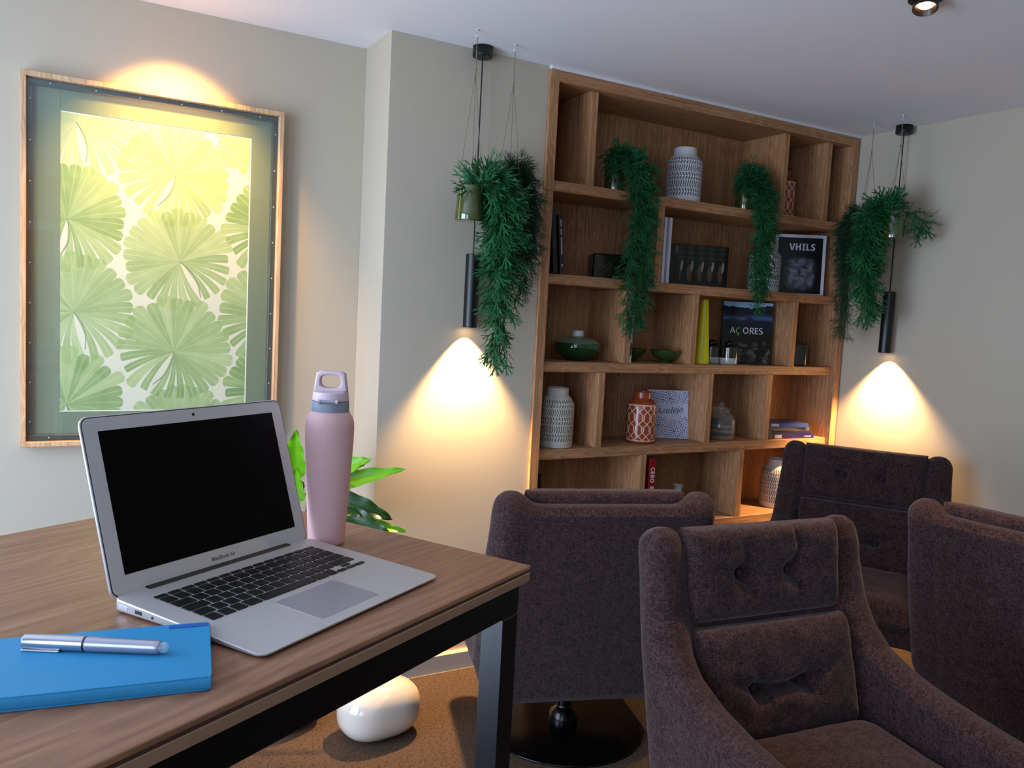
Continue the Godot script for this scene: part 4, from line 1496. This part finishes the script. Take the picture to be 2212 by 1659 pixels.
	bz.prism(rrect(L - 0.0054, LH - 0.0054, 0.010, 6, Vector2(L / 2, LH / 2)), 0.0003, 0.0009, 0.0002, 1)
	add(lid, "bezel", bz, mat(Color(0.72, 0.71, 0.69), 0.55, 0.12))
	add(lid, "screen", boxes([span(0.0215, L - 0.0215, 0.0255, LH - 0.0195, 0.0005, 0.0012)], 0.0002), M.screen)
	var wc := MB.new()
	wc.xf = Transform3D(Basis(Vector3.RIGHT, PI / 2), Vector3(L / 2, LH - 0.0105, 0.0009))
	wc.lathe([Vector2(0.0001, 0), Vector2(0.0022, 0), Vector2(0.0022, 0.0004), Vector2(0.0001, 0.0004)], 14)
	add(lid, "webcam", wc, M.black)
	text(lid, "lettering", "MacBook Air", 0.0072, mat(Color(0.13, 0.13, 0.14), 0.5), Transform3D(Basis(), Vector3(L / 2 + 0.004, 0.0135, 0.0010)), false, 0.0003)

func build_bottle() -> void:
	var t := thing("water_bottle", "pale pink insulated water bottle with loop lid", "bottle", Vector3(-1.443, TH, 1.782), -0.45)
	var pink := mat(Color(0.80, 0.645, 0.635), 0.62, 0.0, 0.35)
	pink.heightmap_enabled = true
	pink.heightmap_texture = noise_tex(0.3, [Color(0.4, 0.4, 0.4), Color(0.6, 0.6, 0.6)], 2, 2)
	pink.heightmap_scale = 0.01
	triplanar(pink, Vector3(14, 14, 14))
	var b := MB.new()
	b.lathe([Vector2(0.0001, 0.0), Vector2(0.0255, 0.0), Vector2(0.0278, 0.002), Vector2(0.0285, 0.006), Vector2(0.0310, 0.05), Vector2(0.0345, 0.11), Vector2(0.0372, 0.165), Vector2(0.0375, 0.185), Vector2(0.0368, 0.193), Vector2(0.0345, 0.200), Vector2(0.0308, 0.2055), Vector2(0.0292, 0.209)], 56)
	add(t, "body", b, pink)
	var c := MB.new()
	c.lathe([Vector2(0.0289, 0.208), Vector2(0.0289, 0.2095), Vector2(0.0283, 0.2245), Vector2(0.0275, 0.2250)], 48)
	add(t, "collar", c, mat(Color(0.50, 0.52, 0.57), 0.5))
	var lidm := mat(Color(0.78, 0.70, 0.72), 0.5)
	var l := MB.new()
	l.lathe([Vector2(0.0272, 0.2256), Vector2(0.0281, 0.2262), Vector2(0.0268, 0.238), Vector2(0.0262, 0.2395), Vector2(0.0001, 0.2400)], 48)
	add(t, "lid", l, lidm)
	# carrying loop: rounded trapezoid with an oval hole
	var outer := PackedVector2Array([Vector2(-0.0262, 0.238), Vector2(-0.0218, 0.268), Vector2(-0.0195, 0.271), Vector2(0.0195, 0.271), Vector2(0.0218, 0.268), Vector2(0.0262, 0.238)])
	var n := 24
	var rows := []
	for k in n + 1:
		var a := TAU * k / n
		var d := Vector2(cos(a), sin(a))
		var ctr := Vector2(0, 0.2555)
		var best := 0.1
		for e in outer.size():
			var hit = Geometry2D.segment_intersects_segment(ctr, ctr + d * 0.1, outer[e], outer[(e + 1) % outer.size()])
			if hit != null: best = minf(best, ctr.distance_to(hit))
		var po := ctr + d * best
		var pi := ctr + Vector2(signf(d.x) * pow(absf(d.x), 0.6) * 0.0155, signf(d.y) * pow(absf(d.y), 0.75) * 0.0098)
		var row := PackedVector3Array()
		var hz := 0.0085
		for q in [[0.0, 0.7], [0.12, 0.95], [0.3, 1.0], [0.7, 1.0], [0.92, 0.92], [1.0, 0.6], [1.0, -0.6], [0.92, -0.92], [0.7, -1.0], [0.3, -1.0], [0.12, -0.95], [0.0, -0.7], [0.0, 0.7]]:
			var p := pi.lerp(po, q[0])
			row.append(Vector3(p.x, p.y, hz * q[1]))
		rows.append(row)
	var lp := MB.new()
	lp.grid(rows, true, false)
	add(t, "carry_loop", lp, lidm)
	var hp := MB.new()
	hp.tube([Vector3(-0.012, 0.2262, 0.029), Vector3(0, 0.2262, 0.029), Vector3(0.012, 0.2262, 0.029)], 0.0026, 12)
	add(t, "hinge_pin", hp, mat(Color(0.55, 0.55, 0.60), 0.4))
	for x in [-0.0135, 0.0135]:
		var hk := MB.new()
		hk.tube([Vector3(x - 0.0018, 0.2262, 0.029), Vector3(x + 0.0018, 0.2262, 0.029)], 0.0036, 12)
		add(t, "hinge_knuckle", hk, lidm)

func build_notebook() -> void:
	# local X along the spine, local Z towards the viewer's edge
	var a := Vector3(-1.862, 0, 2.197)
	var c := Vector3(-1.690, 0, 2.223)
	var dirx := (c - a).normalized()
	var turn := atan2(-dirx.z, dirx.x)
	var t := thing("notebook", "sky blue softcover notebook lying in front of the laptop", "notebook", Vector3(-1.689, TH, 2.228), turn)
	var blue := mat(Color(0.16, 0.52, 0.70), 0.55, 0.0, 0.4)
	blue.heightmap_enabled = true
	blue.heightmap_texture = noise_tex(0.12, [Color(0.4, 0.4, 0.4), Color(0.6, 0.6, 0.6)], 9, 4)
	blue.heightmap_scale = 0.02
	triplanar(blue, Vector3(9, 9, 9))
	var w := 0.21
	var d := 0.142
	var pts := PackedVector2Array()
	for q in rrect(w, d, 0.006, 4, Vector2(-w / 2, -d / 2)):
		pts.append(q)
	var b := MB.new()
	b.xf = Transform3D(Basis(Vector3.RIGHT, PI / 2), Vector3(0, 0, 0))
	# cover boards; polygon Y maps to local Z
	b.prism(pts, -0.0145, -0.0125, 0.0006, 1)
	b.prism(pts, -0.0022, -0.0002, 0.0006, 1)
	add(t, "cover", b, blue)
	var s := MB.new()
	var rows := []
	for x in [-w, -w * 0.5, 0.0]:
		var row := PackedVector3Array()
		for k in 9:
			var an := -PI / 2 + PI * k / 8
			row.append(Vector3(x - (0.0012 if x == 0.0 else 0.0), 0.00735 + 0.00715 * sin(an), -0.0022 + 0.0032 * cos(an)))
		rows.append(row)
	s.grid(rows, false, false)
	add(t, "spine", s, blue)
	add(t, "pages", boxes([span(-w + 0.003, -0.003, 0.0022, 0.0125, -d + 0.003, -0.003)], 0.0004), M.pages)
	add(t, "page_tab", boxes([span(-0.042, -0.002, 0.0145, 0.0152, -d + 0.004, -d + 0.013)], 0.0003), mat(Color(0.05, 0.33, 0.62), 0.6))
	# pen
	var p := thing("pen", "silver capped pen with translucent end lying on the blue notebook", "pen", Vector3(-1.846, TH + 0.0147 + 0.0077, 2.094))
	var q := Vector3(-1.720, TH + 0.0147 + 0.0068, 2.162)
	p.basis = Basis.looking_at(-(q - p.position).normalized(), Vector3.UP) * Basis(Vector3.RIGHT, PI / 2)
	var silver := mat(Color(0.72, 0.73, 0.76), 0.22, 0.85)
	var ln := p.position.distance_to(q)
	var l1 := MB.new()
	l1.lathe([Vector2(0.0001, 0.0), Vector2(0.0066, 0.0), Vector2(0.0074, 0.0012), Vector2(0.0076, 0.02), Vector2(0.0076, ln * 0.41), Vector2(0.0072, ln * 0.42)], 24)
	add(p, "cap", l1, silver)
	var l2 := MB.new()
	l2.lathe([Vector2(0.0074, ln * 0.418), Vector2(0.0074, ln * 0.432)], 24)
	add(p, "ring", l2, M.black)
	var l3 := MB.new()
	l3.lathe([Vector2(0.0072, ln * 0.43), Vector2(0.0074, ln * 0.44), Vector2(0.0068, ln * 0.90), Vector2(0.0066, ln * 0.94), Vector2(0.0052, ln * 0.942)], 24)
	add(p, "barrel", l3, mat(Color(0.66, 0.66, 0.71), 0.28, 0.6))
	var l4 := MB.new()
	l4.lathe([Vector2(0.0054, ln * 0.94), Vector2(0.0054, ln * 0.985), Vector2(0.003, ln), Vector2(0.0001, ln * 1.003)], 20)
	var clr := mat(Color(0.8, 0.88, 0.95, 0.35), 0.1)
	clr.transparency = BaseMaterial3D.TRANSPARENCY_ALPHA
	add(p, "end_plug", l4, clr)
	var cl := MB.new()
	cl.box(Vector3(-0.0062, ln * 0.135, 0.0066), Vector3(0.0034, ln * 0.26, 0.0022), 0.0008)
	add(p, "clip", cl, mat(Color(0.85, 0.85, 0.86), 0.12, 1.0))

func hanging_planter(label: String, hook: Vector3, pot_y: float, vines: Array, fine: bool, sd: int, sprigs: Array) -> void:
	var t := thing("hanging_planter", label, "planter", Vector3(hook.x, 0, hook.z), 0.0, "hanging planters")
	var b := MB.new()
	b.lathe([Vector2(0.0001, pot_y), Vector2(0.050, pot_y), Vector2(0.055, pot_y + 0.004), Vector2(0.0535, pot_y + 0.03), Vector2(0.050, pot_y + 0.07), Vector2(0.0500, pot_y + 0.11), Vector2(0.0512, pot_y + 0.128), Vector2(0.049, pot_y + 0.131), Vector2(0.046, pot_y + 0.127), Vector2(0.046, pot_y + 0.095), Vector2(0.0001, pot_y + 0.093)], 36)
	add(t, "pot", b, M.glaze)
	var kn := Vector3(0, H - 0.145, 0)
	var k := MB.new()
	k.lathe([Vector2(0.0001, -0.008), Vector2(0.005, -0.003), Vector2(0.0045, 0.004), Vector2(0.0001, 0.008)], 10, kn)
	add(t, "knot", k, M.string)
	var up := MB.new()
	up.tube([kn, Vector3(0, H - 0.075, 0), Vector3(0, H - 0.032, 0)], 0.0016, 6)
	add(t, "string", up, M.string)
	for j in 3:
		var a := TAU * j / 3 + 0.5
		var s := MB.new()
		s.tube([kn, kn.lerp(Vector3(0.051 * sin(a), pot_y + 0.122, 0.051 * cos(a)), 0.5), Vector3(0.051 * sin(a), pot_y + 0.122, 0.051 * cos(a))], 0.0013, 6)
		add(t, "string", s, M.string)
	foliage(t, vines, 150.0 if not fine else 420.0, 0.115 if not fine else 0.070, sprigs, M.leaf if not fine else M.leaf_fine, sd)

func ceiling_hook(label: String, at: Vector3) -> void:
	var b := MB.new()
	b.lathe([Vector2(0.0001, -0.004), Vector2(0.006, -0.004), Vector2(0.007, 0.0), Vector2(0.0001, 0.0)], 14)
	var path := []
	path.append(Vector3(0, -0.003, 0))
	for k in 11:
		var a := PI * 0.5 + TAU * 0.8 * k / 10.0
		path.append(Vector3(0.010 * cos(a), -0.021 + 0.010 * sin(a), 0))
	b.tube(path, 0.0018, 7)
	var o := add(self, "ceiling_hook", b, M.hook)
	o.position = at
	o.rotation.y = 0.5
	tag(o, label, "hook", "white ceiling hooks")

func build_plants() -> void:
	var broad := [sprig_mesh(1, 0.62, 0.055, 2), sprig_mesh(2, 0.75, 0.05, 2), sprig_mesh(3, 0.55, 0.06, 2)]
	var thin := [sprig_mesh(4, 0.5, 0.022, 2), sprig_mesh(5, 0.6, 0.02, 2)]
	var hl1 := Vector3(-0.443, H, 0.206)
	var hl2 := Vector3(-0.249, H, 0.150)
	var hr1 := Vector3(1.743, H, 0.255)
	var hr2 := Vector3(1.718, H, 0.432)
	ceiling_hook("white ceiling hook left of the black lamp canopy beside the bookcase", hl1)
	ceiling_hook("white ceiling hook between a black lamp canopy and the bookcase's left top corner", hl2)
	ceiling_hook("white ceiling hook near the bookcase's right top corner", hr1)
	ceiling_hook("white ceiling hook in front of the right black lamp canopy", hr2)
	# trailing plants hung from the hooks; vines in the planter's own space
	var v1 := []
	for k in 11:
		var a := rng.randf_range(-0.5, 0.9)
		var d := Vector3(cos(a), 0, sin(a))
		var l := rng.randf_range(0.22, 0.62) if k > 1 else 0.66
		var y := 1.99
		v1.append([Vector3(0.025, y - 0.03, 0), Vector3(0.05, y + rng.randf_range(0.0, 0.05), 0) + d * 0.03, Vector3(0.04, y + 0.0, 0) + d * rng.randf_range(0.06, 0.11), Vector3(0.05, y - l * 0.5, 0) + d * rng.randf_range(0.08, 0.13), Vector3(0.06, y - l, 0) + d * rng.randf_range(0.05, 0.12)])
	hanging_planter("hanging olive pot with bright antler-leaved plant trailing beside the left pendant lamp", hl1, 1.850, v1, false, 41, broad)
	var v2 := []
	for k in 11:
		var a := rng.randf_range(-1.0, 0.8)
		var d := Vector3(cos(a), 0, sin(a))
		var l := rng.randf_range(0.2, 0.5)
		var y := 2.02
		v2.append([Vector3(0, y - 0.03, 0), d * 0.05 + Vector3(0, y + rng.randf_range(0.03, 0.1), 0), d * rng.randf_range(0.08, 0.12) + Vector3(0, y - 0.03, 0), d * rng.randf_range(0.08, 0.12) + Vector3(0, y - l * 0.6, 0), d * 0.07 + Vector3(0, y - l, 0)])
	hanging_planter("hanging feathery dull green plant right behind the bright one, next to the bookcase's edge", hl2, 1.895, v2, true, 42, thin)
	var v3 := []
	for k in 11:
		var a := rng.randf_range(3.6, 4.6)
		var d := Vector3(cos(a), 0, sin(a))
		var l := rng.randf_range(0.15, 0.50)
		var y := 2.09
		v3.append([d * 0.03 + Vector3(0, y - 0.02, 0), d * 0.06 + Vector3(0, y + rng.randf_range(0.0, 0.06), 0), d * rng.randf_range(0.08, 0.11) + Vector3(0, y, 0), d * rng.randf_range(0.09, 0.13) + Vector3(0, y - l * 0.5, 0), d * rng.randf_range(0.06, 0.10) + Vector3(0, y - l, 0)])
	v3.append([Vector3(0.03, 2.06, 0.02), Vector3(0.07, 2.10, 0.04), Vector3(0.10, 2.05, 0.07), Vector3(0.10, 1.99, 0.07)])
	hanging_planter("hanging glossy pot with antler-leaved plant in front of the right pendant lamp", hr2, 1.965, v3, false, 43, broad)
	var v4 := []
	for k in 11:
		var a := rng.randf_range(3.0, 4.6)
		var d := Vector3(cos(a), 0, sin(a))
		var l := rng.randf_range(0.2, 0.62)
		var y := 2.06
		v4.append([Vector3(0, y - 0.03, 0), d * 0.05 + Vector3(0, y + rng.randf_range(0.02, 0.07), 0), d * rng.randf_range(0.08, 0.11) + Vector3(0, y - 0.03, 0), d * rng.randf_range(0.07, 0.12) + Vector3(0, y - l * 0.6, 0), d * 0.08 + Vector3(0, y - l, 0)])
	hanging_planter("hanging feathery dull green plant next to the bookcase's right edge", hr1, 1.935, v4, true, 44, thin)
	# plants on the top shelf
	for k in 2:
		var at := Vector3([0.445, 1.265][k], SH_Y[0], -0.10)
		var t := thing("shelf_plant", ["trailing green plant on the top shelf hanging past the dark green block", "trailing green plant on the top shelf hanging beside the patterned box"][k], "plant", at, 0.0, "trailing shelf plants")
		var pb := MB.new()
		pb.lathe([Vector2(0.0001, 0.0), Vector2(0.045, 0.0), Vector2(0.05, 0.005), Vector2(0.052, 0.10), Vector2(0.048, 0.103), Vector2(0.046, 0.09), Vector2(0.0001, 0.088)], 28)
		add(t, "pot", pb, M.glaze)
		var vs := []
		for j in 11:
			var a := rng.randf_range(0.0, TAU)
			var d := Vector3(cos(a), 0, absf(sin(a)) * 0.4)
			if j < 5:
				var l: float = [rng.randf_range(0.30, 0.62), rng.randf_range(0.20, 0.50)][k]
				if j == 0: l = [0.64, 0.50][k]
				var ox: float = [0.045, 0.005][k] + rng.randf_range(-0.05, 0.05)
				vs.append([Vector3(0, 0.09, 0), Vector3(ox * 0.5, 0.17, 0.05), Vector3(ox, 0.10, 0.125), Vector3(ox, -0.08, 0.15), Vector3(ox + rng.randf_range(-0.03, 0.03), -l * 0.6, 0.145), Vector3(ox + rng.randf_range(-0.02, 0.02), -l, 0.14)])
			else:
				vs.append([Vector3(0, 0.09, 0), d * 0.05 + Vector3(0, rng.randf_range(0.16, 0.24), 0.01), d * rng.randf_range(0.09, 0.13) + Vector3(0, rng.randf_range(0.05, 0.18), 0.03)])
		foliage(t, vs, 330.0, 0.070, broad, M.leaf, 50 + k)
	# leafy pot plant behind the table
	var t := thing("potted_plant", "potted plant with lime green wavy leaves behind the table by the wall corner", "plant", Vector3(-0.98, 0, -0.10))
	var pot := MB.new()
	pot.lathe([Vector2(0.0001, 0.0), Vector2(0.10, 0.0), Vector2(0.105, 0.007), Vector2(0.13, 0.30), Vector2(0.132, 0.32), Vector2(0.12, 0.32), Vector2(0.115, 0.28), Vector2(0.0001, 0.28)], 36)
	add(t, "pot", pot, mat(Color(0.35, 0.36, 0.36), 0.5))
	var stalk := MB.new()
	stalk.tube([Vector3(0, 0.27, 0), Vector3(0.01, 0.5, 0.06), Vector3(0.0, 0.7, 0.15), Vector3(0.0, 0.90, 0.20)], 0.014, 10, 0.008)
	add(t, "stalk", stalk, mat(Color(0.24, 0.26, 0.13), 0.8))
	var lime := mat(Color(0.40, 0.66, 0.06), 0.4, 0.0, 0.45)
	lime.backlight_enabled = true
	lime.backlight = Color(0.30, 0.42, 0.03)
	var deep := mat(Color(0.10, 0.27, 0.045), 0.35, 0.0, 0.5)
	deep.albedo_texture = noise_tex(0.02, [Color(0.5, 0.7, 0.4), Color(1, 1, 1), Color(2.2, 1.7, 2.0)], 3, 3)
	deep.backlight_enabled = true
	deep.backlight = Color(0.08, 0.2, 0.02)
	# base, tip, half width, bend, material
	var lv := [
		[Vector3(0.03, 0.84, 0.12), Vector3(0.29, 0.925, 0.26), 0.036, 0.35, 0], [Vector3(0.02, 0.88, 0.12), Vector3(0.165, 0.965, 0.25), 0.046, 0.5, 0], [Vector3(0.05, 0.87, 0.08), Vector3(0.19, 0.93, 0.14), 0.036, 0.9, 1],
		[Vector3(0.02, 0.80, 0.12), Vector3(0.26, 0.74, 0.25), 0.050, 0.9, 1], [Vector3(0.0, 0.76, 0.10), Vector3(0.24, 0.69, 0.30), 0.06, 0.7, 1], [Vector3(0.1, 0.70, 0.1), Vector3(0.32, 0.688, 0.25), 0.030, 0.7, 0],
		[Vector3(-0.06, 0.88, 0.10), Vector3(-0.10, 1.075, 0.24), 0.045, 0.4, 0], [Vector3(-0.05, 0.80, 0.10), Vector3(-0.10, 0.95, 0.26), 0.04, 0.4, 0], [Vector3(0, 0.82, 0.0), Vector3(-0.22, 0.88, 0.1), 0.035, 0.9, 1], [Vector3(0, 0.8, 0.05), Vector3(0.0, 0.85, 0.30), 0.04, 0.8, 0]]
	for q in lv:
		var d: Vector3 = q[1] - q[0]
		var o := add(t, "leaf", leaf_mesh(d.length() * 1.04, q[2], q[3], 0.14), lime if q[4] == 0 else deep)
		var nrm := Vector3(-0.3, 0.55, 0.8)
		var yv := d.normalized()
		var xv := yv.cross(nrm).normalized()
		var zv := xv.cross(yv).normalized()
		# lift the start so that the bent leaf still ends at its tip
		var bb := Basis(xv, yv, zv) * Basis(Vector3.RIGHT, q[3] * 0.5)
		o.transform = Transform3D(bb, q[0] + Vector3(0, 0, 0.10))

func build_floor_objects() -> void:
	var shiny := mat(Color(0.80, 0.76, 0.70), 0.12, 0.0, 0.55)
	shiny.clearcoat_enabled = true
	shiny.clearcoat = 0.8
	shiny.clearcoat_roughness = 0.05
	for k in 2:
		var b := MB.new()
		var rows := []
		var sz: Vector3 = [Vector3(0.155, 0.098, 0.108), Vector3(0.13, 0.085, 0.10)][k]
		for r in 25:
			var ph := -PI / 2 + PI * r / 24
			var row := PackedVector3Array()
			for c in 41:
				var a := TAU * c / 40
				var q := Vector3(cos(ph) * cos(a), sin(ph), cos(ph) * sin(a))
				var p := Vector3(signf(q.x) * pow(absf(q.x), 0.72) * sz.x * 0.96, signf(q.y) * pow(absf(q.y), 0.76) * sz.y, signf(q.z) * pow(absf(q.z), 0.85) * sz.z)
				p *= 1.0 + 0.03 * sin(a + 0.5) - 0.02 * q.y
				row.append(p)
			rows.append(row)
		b.grid(rows, true, true)
		var o := add(self, "ceramic_pebble", b, shiny)
		o.position = [Vector3(-0.80, 0.008 + 0.0965, 0.385), Vector3(-1.07, 0.008 + 0.0835, 0.20)][k]
		o.rotation.y = [0.12, 0.4][k]
		tag(o, ["large glossy white ceramic pebble on the cork rug beside the table leg", "glossy white ceramic pebble mostly hidden under the table rail"][k], "ornament", "white ceramic pebbles")
